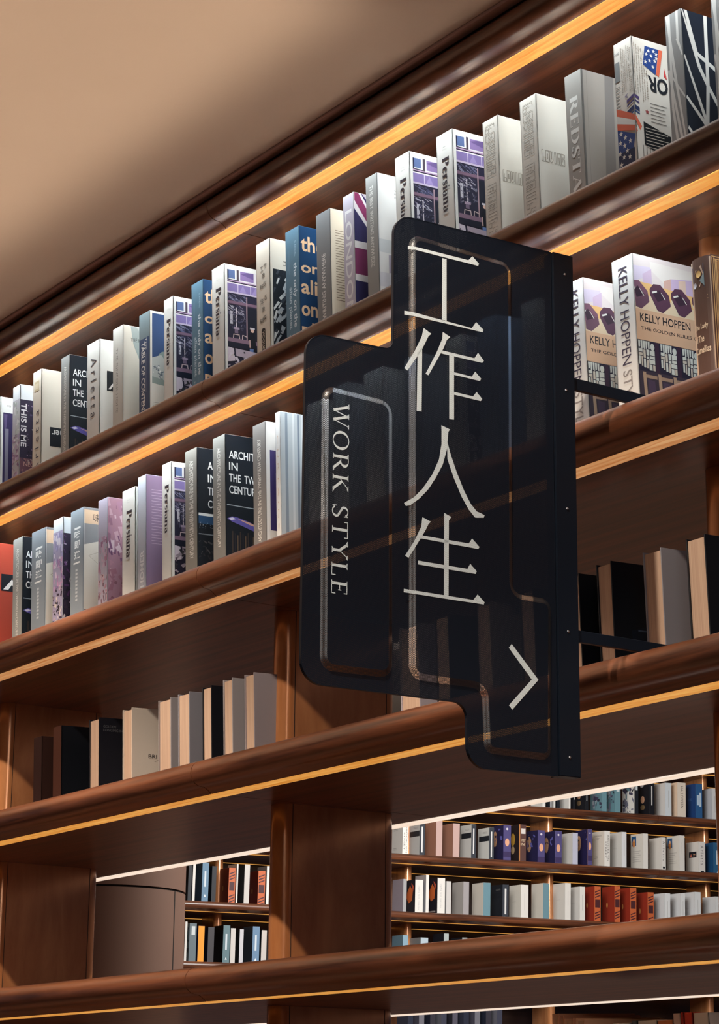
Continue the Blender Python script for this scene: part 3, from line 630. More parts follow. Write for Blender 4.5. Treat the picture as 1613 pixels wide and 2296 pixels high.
def a_kelly(S, K, r):
    S.text('KELLY HOPPEN', S.w * .30, .018, .172, S.w * .42, (66, 58, 76), 90); S.text('STYLE', S.w * .30, .200, .070, S.w * .42, (140, 132, 130), 90, .006)
    W_ = K.w
    def wp(u, v):
        if v <= .092: q = v * 1.06
        elif v <= .136: q = .0975 + (v - .092) * 1.239
        elif v <= .222: q = .152 + (v - .136) * .628
        else: q = .206 + (v - .222)
        return (min(u * 1.13, W_ - .001), min(q, K.h - .001))
    K.warp = wp
    K.rect(0, 0, W_, .092, (206, 196, 196))
    K.poly([(.0, .020), (.034, .018), (.034, .034), (.016, .040), (0, .046)], (196, 186, 206)); K.poly([(.034, .008), (.12, .01), (.12, .03), (.082, .030), (.06, .040), (.034, .022)], (212, 206, 202)); K.poly([(.018, .032), (.036, .020), (.036, .046), (.018, .048)], (188, 168, 192))
    K.poly([(.060, .036), (.074, .03), (.074, .052), (.060, .050)], (196, 160, 150)); K.poly([(.074, .03), (.12, .024), (.12, .06), (.074, .054)], (186, 166, 196)); K.poly([(.090, .03), (.104, .028), (.104, .06), (.090, .058)], (206, 180, 166))
    K.poly([(0, .046), (.03, .046), (.08, .050), (.16, .055), (.16, .094), (0, .094)], (212, 172, 116)); K.poly([(0, .064), (.16, .078), (.16, .096), (0, .094)], (206, 186, 158))
    for i in range(5):
        u = -.012 + i * .0425; v0 = .044; c1 = (82, 54, 72); c2 = (112, 78, 96); c3 = (56, 40, 54)
        def cp(l, c): K.poly([(u + a * 1.36, v0 + (b_ - .049) * 1.18) for a, b_ in l], c)
        cp([(0, .058), (.006, .050), (.016, .049), (.028, .062), (.030, .076), (.018, .088), (.009, .086), (0, .066)], c2 if i == 0 else c1)
        cp([(.003, .062), (.014, .057), (.024, .068), (.012, .076)], c3); cp([(.010, .075), (.028, .066), (.030, .077), (.018, .089), (.010, .087)], c1 if i else (96, 68, 84))
        cp([(.003, .0615), (.010, .0585), (.011, .0605), (.004, .0637)], (206, 206, 200)); cp([(.016, .060), (.017, .060), (.023, .069), (.022, .070)], (200, 196, 190)); cp([(-.001, .068), (.001, .068), (.010, .087), (.009, .090)], (200, 186, 160))
    K.rect(0, .092, W_, .136, (196, 160, 132)); K.text('KELLY HOPPEN', .0085, .0975, .100, .0118, DK, 0, .008); K.text('THE GOLDEN RULES OF STYLE', .0095, .1165, .150, .0048, (34, 32, 38), 0, .012)
    K.rect(.0015, .137, W_, .222, (36, 34, 52))
    for c in range(4):
        u = .002 + c * .0435; e = 1.28
        def rr(a, b0, a1, b1, col): K.rect(u + a * e, b0, u + a1 * e, b1, col)
        for j in range(5): K.poly([(u + j * .0046, .138), (u + j * .0046 + .0038, .138), (u + j * .0046 + .0034, .156 + .004 * (j % 3)), (u + j * .0046 + .0005, .158 + .003 * (j % 2))], (188, 192, 186))
        K.disc(u + .0275, .152, .0042, (188, 192, 186), 12, .010)
        for q in ((0, .161, .006, .170, 0), (.0072, .163, .0106, .186, 1), (.0118, .161, .0158, .178, 0), (.0168, .162, .0245, .176, 0), (0, .172, .006, .180, 1), (0, .182, .0028, .205, 0), (.0038, .182, .006, .209, 1), (.0072, .188, .0104, .212, 0),
                  (.0118, .180, .0158, .188, 0), (.0168, .178, .0245, .186, 0), (.0118, .190, .0145, .214, 1), (.0155, .188, .0245, .200, 0), (.0155, .202, .020, .218, 0), (.021, .202, .0245, .218, 1)): rr(*q[:4], (182, 174, 162) if q[4] else (188, 192, 186))
        rr(.0255, .137, .0315, .222, (54, 38, 56))
    K.rect(0, .222, W_, K.h, (58, 50, 62))
    for i in range(6): u = .008 + i * .030; K.poly([(u, .224), (u + .006, .224), (u + .008, .29), (u + .002, .29)], (160, 136, 116)); K.poly([(u + .009, .236), (u + .023, .238), (u + .025, .29), (u + .012, .29)], (70, 58, 78)); K.rect(u + .006, .228, u + .028, .234, (150, 126, 108))
def a_lady(S, K, r):
    S.rect(S.w * .1, .012, S.w * .7, .052, (58, 70, 96)); S.poly([(S.w * .1, .040), (S.w * .3, .020), (S.w * .6, .014), (S.w * .68, .03), (S.w * .5, .05), (S.w * .1, .056)], (200, 170, 150)); S.disc(S.w * .46, .028, .006, (214, 172, 110)); S.poly([(S.w * .5, .04), (S.w * .7, .026), (S.w * .7, .050)], (120, 136, 140)); S.disc(S.w * .24, .045, .005, (206, 204, 214))
    for v in (.066, .072, .196, .202): S.rect(S.w * .1, v, S.w * .8, v + .0013, (178, 150, 112))
    for t, v, L in (('The Lady', .112, .034), ('of The', .131, .024), ('Camellias', .150, .037)): S.text(t, S.w * .10, v, L * .95, .0115, (214, 190, 164), 0, .02)
    S.text('Alexandre', S.w * .12, .226, .026, .006, (206, 182, 160), 0, .02); S.text('Dumas', S.w * .2, .236, .018, .006, (206, 182, 160), 0, .02)
    c = (202, 160, 106); K.rect(0, 0, K.w, K.h, (92, 62, 52))
    for a in (.003, .007, .010, .0125): K.rect(a, .004 + a * .3, a + .0016, K.h, c)
    for a in (.003, .007, .010): K.rect(a, a, K.w, a + .0014, c)
    K.rect(.015, .010, .09, .062, (150, 104, 66)); K.scatter(.016, .012, .09, .060, 60, [(206, 164, 110), (120, 76, 50), (190, 148, 96)], .002, .008, r, 4); K.rect(.015, .062, .09, .076, (128, 70, 54)); K.text('ALEXANDRE', .022, .065, .05, .007, (216, 206, 190)); K.rect(.015, .080, .09, .18, (70, 58, 96)); K.disc(.035, .15, .016, (206, 150, 90)); K.disc(.035, .15, .009, (60, 40, 60)); K.disc(.03, .11, .010, (180, 176, 190)); K.scatter(.016, .18, .09, .25, 40, [(206, 150, 90), (70, 50, 70), (180, 170, 180)], .003, .01, r, 2)
def a_golden(S, K, r):
    K.text('GOLDEN', .012, .018, .034, .006, (92, 96, 104)); K.text('LONGING IN', .012, .027, .052, .006, (92, 96, 104))
def a_bri(S, K, r):
    K.serif('D', .0, .0, .0001, .0001, WH); K.text('BRI', .044, .108, .022, .009, (50, 46, 50)); K.line(.060, .124, .070, .121, .0008, (120, 110, 110))
def a_bluetext(S, K, r):
    K.poly([(.040, .12), (.12, .10), (.12, .24), (.05, .22)], (20, 32, 50))
    for i, (u, L) in enumerate(((.055, .05), (.045, .06), (.050, .055), (.048, .055), (.060, .04))): K.rect(u, .118 + i * .020, u + L, .1205 + i * .020, (92, 112, 140))
def a_lash(S, K, r):
    for i, (u, v, a) in enumerate(((.060, .236, -.3), (.066, .23, -.1), (.074, .228, .1), (.082, .232, .3))): K.line(u, v, u - a * .02, v + .03, .0012, (40, 42, 52))
    K.poly([(.10, .24), (.12, .20), (.12, .28), (.09, .28)], (132, 118, 140))

# ------------------------------------------------------------------ books
def make_book(loc, w_, d, h, col, art=None, label='', group='', rz=0, tilt=-TILT, mode='spine', side=1, spinecol=None, seed=1, rounded=False, lean=0.0, name='book'):
    """origin: bottom front corner on the cover side (side=+1 cover at x=0 facing +X; side=-1 cover at x=-w facing -X)
       mode 'spine': spine faces -Y; mode 'pages': page edges face -Y"""
    root = empty(name, loc, label, 'book', group); root.rotation_mode = 'ZYX' if False else 'XYZ'
    Rm = Matrix.Rotation(rz, 4, 'Z') @ Matrix.Rotation(lean, 4, 'Y') @ Matrix.Rotation(-tilt * -1 if False else -TILT * -1 * (tilt / -TILT), 4, 'X')
    root.rotation_euler = Rm.to_euler()
    t = 0.0026 if mode == 'spine' else 0.0022
    if mode == 'spine': bl = [(-t, 0, 0, d, 0, h), (-w_, -w_ + t, 0, d, 0, h), (-w_, 0, 0, t, 0, h)]; pg = (-w_ + t, -t, t, d - .003, .002, h - .003)
    else: bl = [(-t, 0, 0, d, 0, h), (-w_, -w_ + t, 0, d, 0, h), (-w_, 0, d - t, d, 0, h)]; pg = (-w_ + t, -t, .0035, d - t, .003, h - .004)
    if rounded:
        prof = [(-0.0, d), (0, .010)] + [(-w_ / 2 + w_ / 2 * math.cos(math.pi * i / 12), .010 - .012 * math.sin(math.pi * i / 12)) for i in range(1, 12)] + [(-w_, .010), (-w_, d), (-w_ + t, d), (-w_ + t, .012), (-t, .012), (-t, d)]
        n = len(prof); v = [(x, y, 0) for x, y in prof] + [(x, y, h) for x, y in prof]
        f = [(i, (i + 1) % n, n + (i + 1) % n, n + i) for i in range(n)]
        tri = tessellate_polygon([[Vector((x, y, 0)) for x, y in prof]]); f += [tuple(q) for q in tri] + [tuple(n + i for i in reversed(q)) for q in tri]
        me = mesh('jacket', v, f); bm = bmesh.new(); bm.from_mesh(me); bmesh.ops.recalc_face_normals(bm, faces=bm.faces[:]); bm.to_mesh(me); bm.free()
    else: me = boxes('jacket', bl, 0.0006, 1)
    setcol(me, col); link('jacket', me, M_jacket, root)
    link('page_block', boxes('page_block', [pg]), M_page, root)
    S = Canvas(w_, h); K = Canvas(d, h); rnd = random.Random(seed)
    if spinecol: S.rect(0, 0, w_, h, spinecol)
    if art: art(S, K, rnd)
    e = 0.0004
    if mode == 'spine':
        if rounded: sf = lambda u, v, o: (-w_ + u, .010 - .012 * math.sqrt(max(0, 1 - (2 * u / w_ - 1) ** 2)) - e - o, h - v)
        else: sf = lambda u, v, o: (-w_ + u, -e - o, h - v)
        S.build('spine_print', sf, root)
    if side > 0: K.build('cover_print', lambda u, v, o: (e + o, u, h - v), root)
    else: K.build('cover_print', lambda u, v, o: (-w_ - e - o, K.w - u, h - v), root)
    return root

def shelf_book(k, uL, uR, vR, art, col, label, group, d=0.19, spinecol=None, y0=0.006, mode='spine', **kw):
    """book whose right front vertical edge tops out at pixel (uR, vR) and whose left one is at uL; k = shelf it stands on"""
    y = y0
    for _ in range(3):
        p = onY(uR, vR, y); zb = top_z(k, y0); h = (p[2] - zb) / math.cos(TILT); y = y0 - h * math.sin(TILT)
    sl = (2511 - vR) / (-2805 - uR); vL = vR + (uL - uR) * sl
    q = onY(uL, vL, y); w_ = p[0] - q[0]
    return make_book((p[0], y0, zb), w_, d, h, col, art, label, group, spinecol=spinecol, mode=mode, seed=int(uR) + k, **kw)

G1 = 'books on the top shelf'; G2 = 'books on the second shelf'; G3 = 'books with page edges outward on the third shelf'; G4 = 'books on the lowest shelf'
def row(k, items, group, **kw):
    for it in items:
        uL, uR, vR, art, col, label = it[:6]; sc = it[6] if len(it) > 6 else None
        d = it[7] if len(it) > 7 else .19
        shelf_book(k, uL, uR, vR, art, col, label, group, d=d, spinecol=sc, **kw)
BL = (110, 124, 128)
row(1, [
 (-24, 1.5, 889, a_frame, WH, 'white book with dark violet picture cover, cut by the left photo edge'),
 (29.5, 45.6, 861, a_city, (196, 198, 202), 'silver book with violet city graffiti cover and white writing, on the top shelf'),
 (74.7, 93.3, 826, a_arletta_flip, IV, 'cream book shelved upside down, gold box on its spine'),
 (138, 156, 794, a_arch, (140, 140, 138), 'black architecture book with grey spine, leftmost of its title on the top shelf', (132, 132, 130)),
 (196, 223.5, 759, a_arletta, WH, 'white Arletta book with spaced letters reading down its spine'),
 (254, 276, 727, a_kinfolk, IV, 'cream home book with small thin capitals and grey fabric on its cover', (188, 184, 176)),
 (312.5, 336, 695, a_contents, BL, 'slate blue TABLE OF CONTENTS book with seated figure cover', BL),
 (367.6, 387.6, 663, a_persiana, WH, 'white Persiana book between the TABLE OF CONTENTS book and the thin blue alien planet book'),
 (429.7, 455, 625, a_alien, (88, 122, 140), 'blue alien planet book, the left and partly covered one of the pair', (84, 118, 138)),
 (475, 502, 590, a_persiana, WH, 'white Persiana book with its whole storefront cover showing, left of the ants book'),
 (574, 603.7, 533, a_ants, IV, 'ivory book with brush-written Chinese spine and black ink picture cover'),
 (640, 670, 505, a_alien, (88, 122, 140), 'blue alien planet book, the right one of the pair beside the grey writing book', (84, 118, 138)),
 (709, 740, 466, a_writing_rev, (120, 124, 128), 'grey writing book with spine letters reading upward and cream text page cover', (116, 118, 120)),
 (769.3, 792.5, 429.5, a_london, WH, 'LONDON book with lilac spine and union flag cover'),
 (820, 845, 386, a_writing, (140, 140, 140), 'grey writing book with spine letters reading downward and pale cushion cover', (138, 138, 136)),
 (885.6, 917, 338, a_persiana, WH, 'white Persiana book directly above the rounded top corner of the sign'),
 (978, 1013.6, 288, a_persiana, WH, 'white Persiana book, the largest and rightmost of its title'),
 (1081.7, 1115.5, 257, a_loving, (206, 200, 190), 'ivory LOVING FAMILY book, left one of the pair with outlined letters'),
 (1165, 1201.5, 208.5, a_loving, (206, 200, 190), 'ivory LOVING FAMILY book, right one of the pair beside REDSTAR'),
 (1266, 1302, 153, a_redstar, (162, 158, 152), 'taupe REDSTAR book with white serif spine letters', (164, 160, 154)),
 (1375, 1415, 79.5, a_news, (208, 200, 190), 'newsprint patterned book with starred blue flags and orange stripes'),
 (1491, 1526.4, 18, a_tangle, (150, 148, 146), 'grey and navy book covered in tangled white branch lines, fully in view'),
 (1593.6, 1632, -22, a_tangle, (150, 148, 146), 'grey book with white branch lines cut by the right photo edge'),
], G1)
row(2, [
 (-42, -12, 1216, a_red, (176, 72, 56), 'red book with black label at the left photo edge'),
 (30.4, 51, 1202, a_arch, (150, 148, 144), 'architecture book with light grey spine beside the red book', (142, 142, 138)),
 (72, 103, 1181, a_ajidao, (122, 130, 138), 'grey Chinese titled book, left one of the pair around the graffiti book'),
 (120, 142, 1158, a_graf, (190, 196, 200), 'violet and black graffiti book between the two grey Chinese titled books'),
 (159.5, 187.7, 1136, a_ajidao, (122, 130, 138), 'grey Chinese titled book, right one of the pair, its pale cover showing'),
 (221, 241.8, 1114, a_pink, (168, 164, 172), 'dusty pink painted book on the second shelf'),
 (274.5, 303, 1090, a_persiana, WH, 'white Persiana book squeezed between pink and mauve books', None, .16),
 (310, 327.7, 1063, a_homer, (170, 172, 182), 'mauve HOMER book with rows of small text on its cover'),
 (363, 383.6, 1034, a_persiana, WH, 'white Persiana book on the second shelf beside the ARCHITECYURE one'),
 (415.5, 441, 1002, a_arch_typo, (128, 124, 118), 'architecture book misspelled ARCHITECYURE on its taller lettered spine', (126, 122, 116)),
 (477.4, 504, 972, a_arch, (140, 136, 130), 'large black architecture book with four lines of white title in full view', (124, 122, 118)),
 (567, 595, 943.5, a_arch_rev, (128, 124, 120), 'architecture book with spine letters reading upward and white cover', (122, 118, 116)),
 (617, 627.7, 921.5, a_curtain, (206, 206, 206), 'pale book with grey curtain folds on its cover beside the sign edge'),
 (689, 724, 893, a_plain, (200, 202, 204), 'pale book seen faintly through the left perforated wing of the sign'),
 (746, 779, 856, a_plain, (176, 182, 190), 'grey book behind the WORK lettering of the sign'),
 (816, 857, 821, a_plain, (206, 208, 210), 'white book behind the notch of the sign'),
 (905, 942, 790, a_plain, (150, 156, 168), 'blue grey book behind the left strokes of the second sign character'),
 (1000, 1036, 748, a_persiana, WH, 'Persiana book hidden behind the centre of the sign'),
 (1069, 1111, 703, a_plain, (120, 140, 168), 'blue book behind the right strokes of the sign characters'),
 (1169, 1209, 666, a_plain, (206, 208, 212), 'white book behind the right margin of the sign'),
 (1264, 1307, 621, a_kelly, (212, 210, 208), 'white KELLY HOPPEN book half hidden by the black post of the sign'),
 (1371, 1418, 567, a_kelly, (212, 210, 208), 'white KELLY HOPPEN book in full view, the larger one of the pair'),
], G2)
shelf_book(2, 1545, 1592, 568, a_lady, (86, 62, 54), 'brown leather Lady of the Camellias book with gilt frame and rounded spine', G2, rounded=True)
row(3, [
 (200, 222, 1608, a_golden, (20, 22, 32), 'black book with small grey GOLDEN lettering at the top of its cover'),
 (275, 296, 1586, a_bri, (200, 192, 182), 'cream book with BRI printed low on its cover'),
 (355, 383, 1563, None, (150, 146, 150), 'grey lilac book directly right of the cream BRI book'),
 (399, 424.5, 1550, None, (132, 132, 142), 'grey book, left neighbour of the thin black book'),
 (453.5, 474, 1536, None, (18, 20, 28), 'black covered book between pale grey books'),
 (500, 521, 1519, None, (150, 146, 150), 'pale grey book, second from the bronze upright'),
 (548, 569.5, 1507, None, (150, 142, 148), 'pale grey book standing against the bronze upright'),
 (895, 937, 1396, None, (168, 160, 170), 'lilac grey book showing below the lower edge of the sign'),
 (975, 1005, 1376, None, (30, 32, 44), 'dark book behind the lower part of the sign'),
 (1070, 1098, 1348, None, (150, 140, 140), 'beige book hidden behind the chevron side of the sign'),
 (1165, 1196, 1318, None, (24, 26, 36), 'black book hidden behind the bottom corner of the sign'),
 (1254, 1297.5, 1285, None, (14, 16, 24), 'black book just right of the sign post'),
 (1336.6, 1370, 1257, a_bluetext, (14, 18, 28), 'black book with faint blue lines of text on its cover'),
 (1441, 1482, 1227, a_lash, (132, 130, 138), 'grey book with dark lashes drawn low on its cover'),
 (1537.5, 1580, 1196.6, None, (14, 16, 24), 'black book beside the right bronze upright'),
], G3, y0=0.13, mode='pages')
row(3, [(76, 94, 1650, None, (52, 32, 28), 'brown book coloured dark for the shade, leftmost on the third shelf'),
 (120, 138, 1626, None, (16, 20, 28), 'black book with shaded page edges painted brown, left of the GOLDEN book', (74, 42, 32))], G3, y0=0.13)  # shade on the page edges put into dark cover and spine colours
# lowest shelf, only book tops in view
PINK = (206, 160, 132)
low = [(1250, 1255, 2270, (214, 176, 150), 'large peach paperback leaning with a white picture, on the lowest shelf', .03, 0.16)]
for i, (uL, uR, vR, col, lab) in enumerate([
  (1250, 1264, 2273, PINK, 'peach book next to the large leaning one'), (1265, 1276, 2277, (190, 140, 116), 'thin salmon book behind the peach one'),
  (1277, 1298, 2283, PINK, 'peach book, fourth on the lowest shelf'), (1299, 1318, 2287, (200, 150, 124), 'salmon book, fifth on the lowest shelf'), (1320, 1345, 2291, (196, 150, 126), 'low salmon book, last of the peach run'),
  (1385, 1425, 2293, (206, 208, 210), 'low white book on the lowest shelf'), (1428, 1440, 2288, (90, 104, 112), 'grey green book among low white books'), (1442, 1484, 2287, (212, 210, 206), 'wide low white book on the lowest shelf'),
  (1486, 1520, 2287, (206, 132, 88), 'orange book among the low white ones'), (1521, 1537, 2272, (208, 186, 180), 'pale pink book left of the red one'), (1538, 1544, 2270, (190, 70, 58), 'thin red book on the lowest shelf'),
  (1546, 1564, 2270, (196, 74, 60), 'red book with small white letters near the right edge'), (1567, 1600, 2270, (212, 208, 204), 'white book right of the red one')]):
    p = onY(uR, vR, .09); q = onY(uL, vR + (uR - uL) * .06, .09); zb = top_z(5, .09)
    make_book((p[0], .09, zb), p[0] - q[0], .17, p[2] - zb, col, None, lab, G4, mode='spine' if i > 4 else 'pages', seed=i)
p = onY(1250, 2271, .05); zb = top_z(5, .05)
make_book((p[0] + .035, .06, zb), .022, .18, .285, (206, 168, 140), None, 'large peach paperback leaning to the right at the start of the lowest row', G4, mode='pages', lean=0.13)

# ------------------------------------------------------------------ books of the far bookcase
def far_book(k, uC, uS, uE, col, sp, kind, label, group, v):
    z = FZ[k]; t1, _ = far_t(uE, v, z); t0, _ = far_t(uS, v, z); t0, t1 = min(t0, t1), max(t0, t1)
    y0 = 0.004; zb = z + .0632 + y0 * math.tan(TILT)
    w_ = max(t1 - t0, .012); h = .262 + .02 * math.sin(uE * 1.7); d = .19
    hh = {'short': .235, 'tall': .285}.get(kind if isinstance(kind, str) else '', h)
    def art(S, K, r):
        W_, H = S.w, S.h
        if kind == 'band': K.rect(.02, .06, K.w, .10, DK); K.lines(.08, .03, .16, 2, .008, (120, 120, 120), r, .002); S.rect(0, 0, W_, H, (52, 56, 64)); S.rect(W_ * .35, .03, W_ * .62, .22, (206, 206, 206))
        elif kind == 'purple': K.rect(0, 0, K.w, H, (32, 28, 66)); K.disc(.05, .10, .035, (196, 150, 116), 12, .06); K.scatter(.01, .02, .18, .12, 14, [(90, 90, 160), (30, 24, 60)], .01, .04, r, 2); S.rect(0, 0, W_, H, (76, 70, 116)); S.disc(W_ / 2, .13, W_ * .28, (214, 160, 130), 12, .03); S.disc(W_ / 2, .03, W_ * .14, (206, 200, 210)); S.rect(0, .2, W_, .24, (58, 48, 86))
        elif kind == 'gold': K.rect(0, 0, K.w, H, (34, 24, 26)); K.disc(.09, .11, .035, (196, 150, 60), 9, .05); K.disc(.09, .19, .03, (190, 160, 120)); S.rect(0, 0, W_, H, (84, 58, 54)); S.rect(0, 0, W_ * .16, H, (180, 120, 70)); S.rect(W_ * .3, .03, W_ * .9, .07, (206, 200, 196)); S.text('STEP', W_ * .25, .11, W_ * .65, .018, (214, 190, 160)); S.text('IN', W_ * .25, .14, W_ * .5, .018, (214, 190, 160))
        elif kind == 'fire': K.rect(.01, 0, K.w * .95, H, (30, 26, 34)); K.poly([(.05, .09), (.10, .04), (.15, .08), (.14, .15), (.08, .17), (.04, .13)], (206, 104, 52)); K.poly([(.12, .02), (.17, .05), (.15, .09)], (186, 84, 60)); K.rect(.02, .24, .16, .25, (160, 150, 146)); S.text('notes on light', W_ * .35, .04, .18, W_ * .25, (170, 170, 172), -90)
        elif kind == 'red': S.rect(0, 0, W_, H, (184, 94, 54)); S.rect(W_ * .12, .1, W_ * .88, .16, (70, 36, 40)); [S.poly([(W_ * .1, .02 + i * .02), (W_ * .9, .004 + i * .02), (W_ * .9, .012 + i * .02), (W_ * .1, .03 + i * .02)], (70, 36, 44)) for i in range(1, 4)]; [S.poly([(W_ * .1, .18 + i * .02), (W_ * .9, .164 + i * .02), (W_ * .9, .172 + i * .02), (W_ * .1, .19 + i * .02)], (70, 36, 44)) for i in range(1, 4)]; K.disc(.075, .14, .012, (206, 140, 80), 10, .02)
        elif kind == 'arletta': S.text('A r l e t t a', W_ * .3, .03, .15, W_ * .45, (90, 88, 94), 90); S.rect(W_ * .3, .225, W_ * .8, .24, DK)
        elif kind == 'arletta2': S.text('A r l e t t a', W_ * .3, .03, .15, W_ * .45, (90, 88, 94), 90); S.rect(W_ * .3, .225, W_ * .8, .24, DK); K.rect(.05, .075, .16, .12, DK); K.poly([(.06, .115), (.08, .09), (.10, .115)], (210, 120, 100)); K.lines(.11, .095, .15, 2, .01, (200, 150, 120), r, .004)
        elif kind == 'portrait': K.rect(.015, .015, .085, .09, (40, 84, 130)); K.disc(.05, .07, .022, (214, 140, 80), 12, .03); K.disc(.05, .045, .012, (226, 190, 160)); K.lines(.03, .13, .16, 6, .016, (170, 166, 160), r, .004); S.lines(.05, W_ * .4, .15, 1, .01, (150, 148, 146), r, rot=1)
        elif kind == 'lib': K.text('BOOKSHELVES', .03, .03, .12, .010, (120, 116, 112)); K.lines(.03, .05, .12, 2, .01, (150, 146, 142), r, .003); K.lines(.03, .19, .10, 2, .01, (150, 146, 142), r, .003); S.text('BROOKLYN', W_ * .58, .03, .20, W_ * .2, (70, 66, 66), 90); S.text('STREET', W_ * .2, .08, .13, W_ * .2, (90, 86, 86), 90)
        elif kind == 'hallow': S.text('HALLOWEEN', W_ * .4, .03, .17, W_ * .3, (90, 80, 76), 90); K.disc(.09, .10, .008, (200, 150, 80))
        elif kind == 'bluebook': S.rect(W_ * .2, .09, W_ * .5, .17, (176, 196, 214)); S.rect(W_ * .56, .07, W_ * .85, .18, (176, 196, 214)); K.text('home', .07, .10, .06, .03, (70, 110, 160)); 
        elif kind == 'photo': K.scatter(.01, .01, .18, .25, 26, [(60, 58, 80), (110, 112, 130), (160, 168, 176), (40, 44, 54), (90, 120, 130)], .02, .07, r, 2); S.rect(W_ * .3, .02, W_ * .8, .08, (196, 204, 206))
        elif kind == 'blackphoto': K.rect(0, 0, K.w, H, (22, 22, 28)); K.disc(.08, .04, .03, (190, 190, 196), 12, .012); K.disc(.09, .15, .03, (196, 150, 120), 10, .03); K.disc(.09, .21, .035, (120, 98, 70), 10, .02); S.rect(0, 0, W_, H, (20, 22, 28)); S.rect(W_ * .4, .05, W_ * .6, .2, (200, 200, 200))
        elif kind == 'spinetext': S.rect(W_ * .35, .06, W_ * .6, .17, (196, 206, 214)); S.poly([(W_ * .35, .24), (W_ * .5, .22), (W_ * .65, .24)], (214, 220, 224))
        elif kind == 'plaintext': K.text('a quiet house', .05, .12, .06, .006, (160, 158, 154)); S.lines(.06, W_ * .5, .20, 1, .01, (160, 160, 160), r, .003, rot=1)
    o = FO + FD * t1
    n = Vector((FD.y, -FD.x, 0)); o = o - n * y0
    return make_book((o.x, o.y, zb), w_, d, hh, col, art if kind else None, label, group, rz=FRZ, side=-1, spinecol=sp, seed=int(uE))

GA = 'books on the topmost visible shelf of the far bookcase'; GB = 'books on the middle shelf of the far bookcase'; GC = 'books on the lower shelf of the far bookcase'; GD = 'book tops on the lowest visible shelf of the far bookcase'
SILV = (196, 204, 210); TEAL = (96, 132, 142)
def names(s): return s
FA = [(1195, 1217, 1224, WH, WH, 'plaintext', 'pale far book at the left tip of the topmost row'), (1229, 1234, 1238, DK, GR, None, 'thin dark far book, second in the topmost row'), (1239, 1243, 1246, WH, WH, None, 'thin white far book left of a black spine'),
 (1247, 1250, 1256, DK, DK, None, 'black far book between white ones'), (1257, 1276, 1280, WH, WH, None, 'white far book with a wide cover under the lit edge'), (1281, 1286, 1291, DK, DK, 'blackphoto', 'slim black far book with pale stripe'),
 (1292, 1313, 1320, DK, DK, 'blackphoto', 'black far book with figure cover, left of the teal pair'), (1321, 1351, 1361, TEAL, TEAL, 'photo', 'teal far book with photo cover, left of its pair'), (1362, 1379, 1392, TEAL, TEAL, 'photo', 'teal far book with photo cover, right of its pair'),
 (1395, 1423, 1432, WH, DK, 'photo', 'white framed photo far book with black spine'), (1434, 1456, 1468, DK, DK, 'blackphoto', 'black far book with white hat picture'), (1469, 1492, 1506, (206, 202, 198), SILV, 'plaintext', 'white far book left of HALLOWEEN'),
 (1507, 1519, 1538, (214, 190, 166), (214, 204, 190), 'hallow', 'peach HALLOWEEN far book'), (1540, 1560, 1575, (32, 62, 112), (44, 88, 136), 'bluebook', 'deep blue far book on the topmost row'), (1580, 1596, 1610, (176, 178, 184), (206, 208, 210), 'plaintext', 'silver grey far book right of the deep blue one')]
FB = [(880, 903, 916, WH, WH, 'lib', 'white library far book beside the upright, start of the middle row'), (917, 941, 953, (190, 190, 188), DK, 'band', 'black banded white far book, leftmost of three'), (959, 978, 992, (158, 112, 92), (180, 152, 146), None, 'rosy brown far book, left of its pair'), (995, 1016, 1031, (158, 112, 92), (180, 152, 146), None, 'rosy brown far book, right of its pair'),
 (1032, 1057, 1068, (200, 200, 196), DK, 'band', 'black banded white far book, middle of three'), (1076, 1097, 1108, (200, 200, 196), DK, 'band', 'black banded white far book, right of three'), (1110, 1129, 1146, (60, 54, 110), (76, 70, 116), 'purple', 'violet moon far book, leftmost'), (1148, 1164, 1180, (34, 24, 26), (84, 58, 54), 'gold', 'dark brown and gold far book'),
 (1182, 1206, 1222, (60, 54, 110), (76, 70, 116), 'purple', 'violet moon far book directly left of the far upright'), (1238, 1245, 1260, (150, 146, 160), (110, 100, 140), 'purple', 'violet moon far book directly right of the far upright'), (1262, 1284, 1296, (196, 194, 190), (176, 178, 196), None, 'pale grey far book right of the violet moon book'), (1298, 1318, 1328, (200, 160, 130), (76, 70, 116), 'purple', 'violet and peach figure far book'),
 (1330, 1355, 1368, (206, 200, 190), WH, 'lib', 'cream far book lettered BROOKLYN on its spine'), (1371, 1394, 1405, (200, 198, 194), (206, 208, 212), 'plaintext', 'plain pale far book left of the taller portrait book'), (1407, 1442, 1453, (208, 204, 196), WH, 'portrait', 'tall white far book with orange portrait, left of its pair'), (1455, 1483, 1493, (208, 204, 198), (212, 210, 206), 'arletta', 'white Arletta far book between the portrait books'),
 (1495, 1523, 1535, (208, 204, 196), WH, 'portrait', 'white far book with orange portrait, right of its pair'), (1537, 1566, 1581, (208, 204, 198), (212, 210, 206), 'arletta2', 'white Arletta far book with black label on the cover'), (1588, 1599, 1618, (28, 72, 112), (44, 92, 130), 'spinetext', 'petrol blue far book at the right photo edge')]
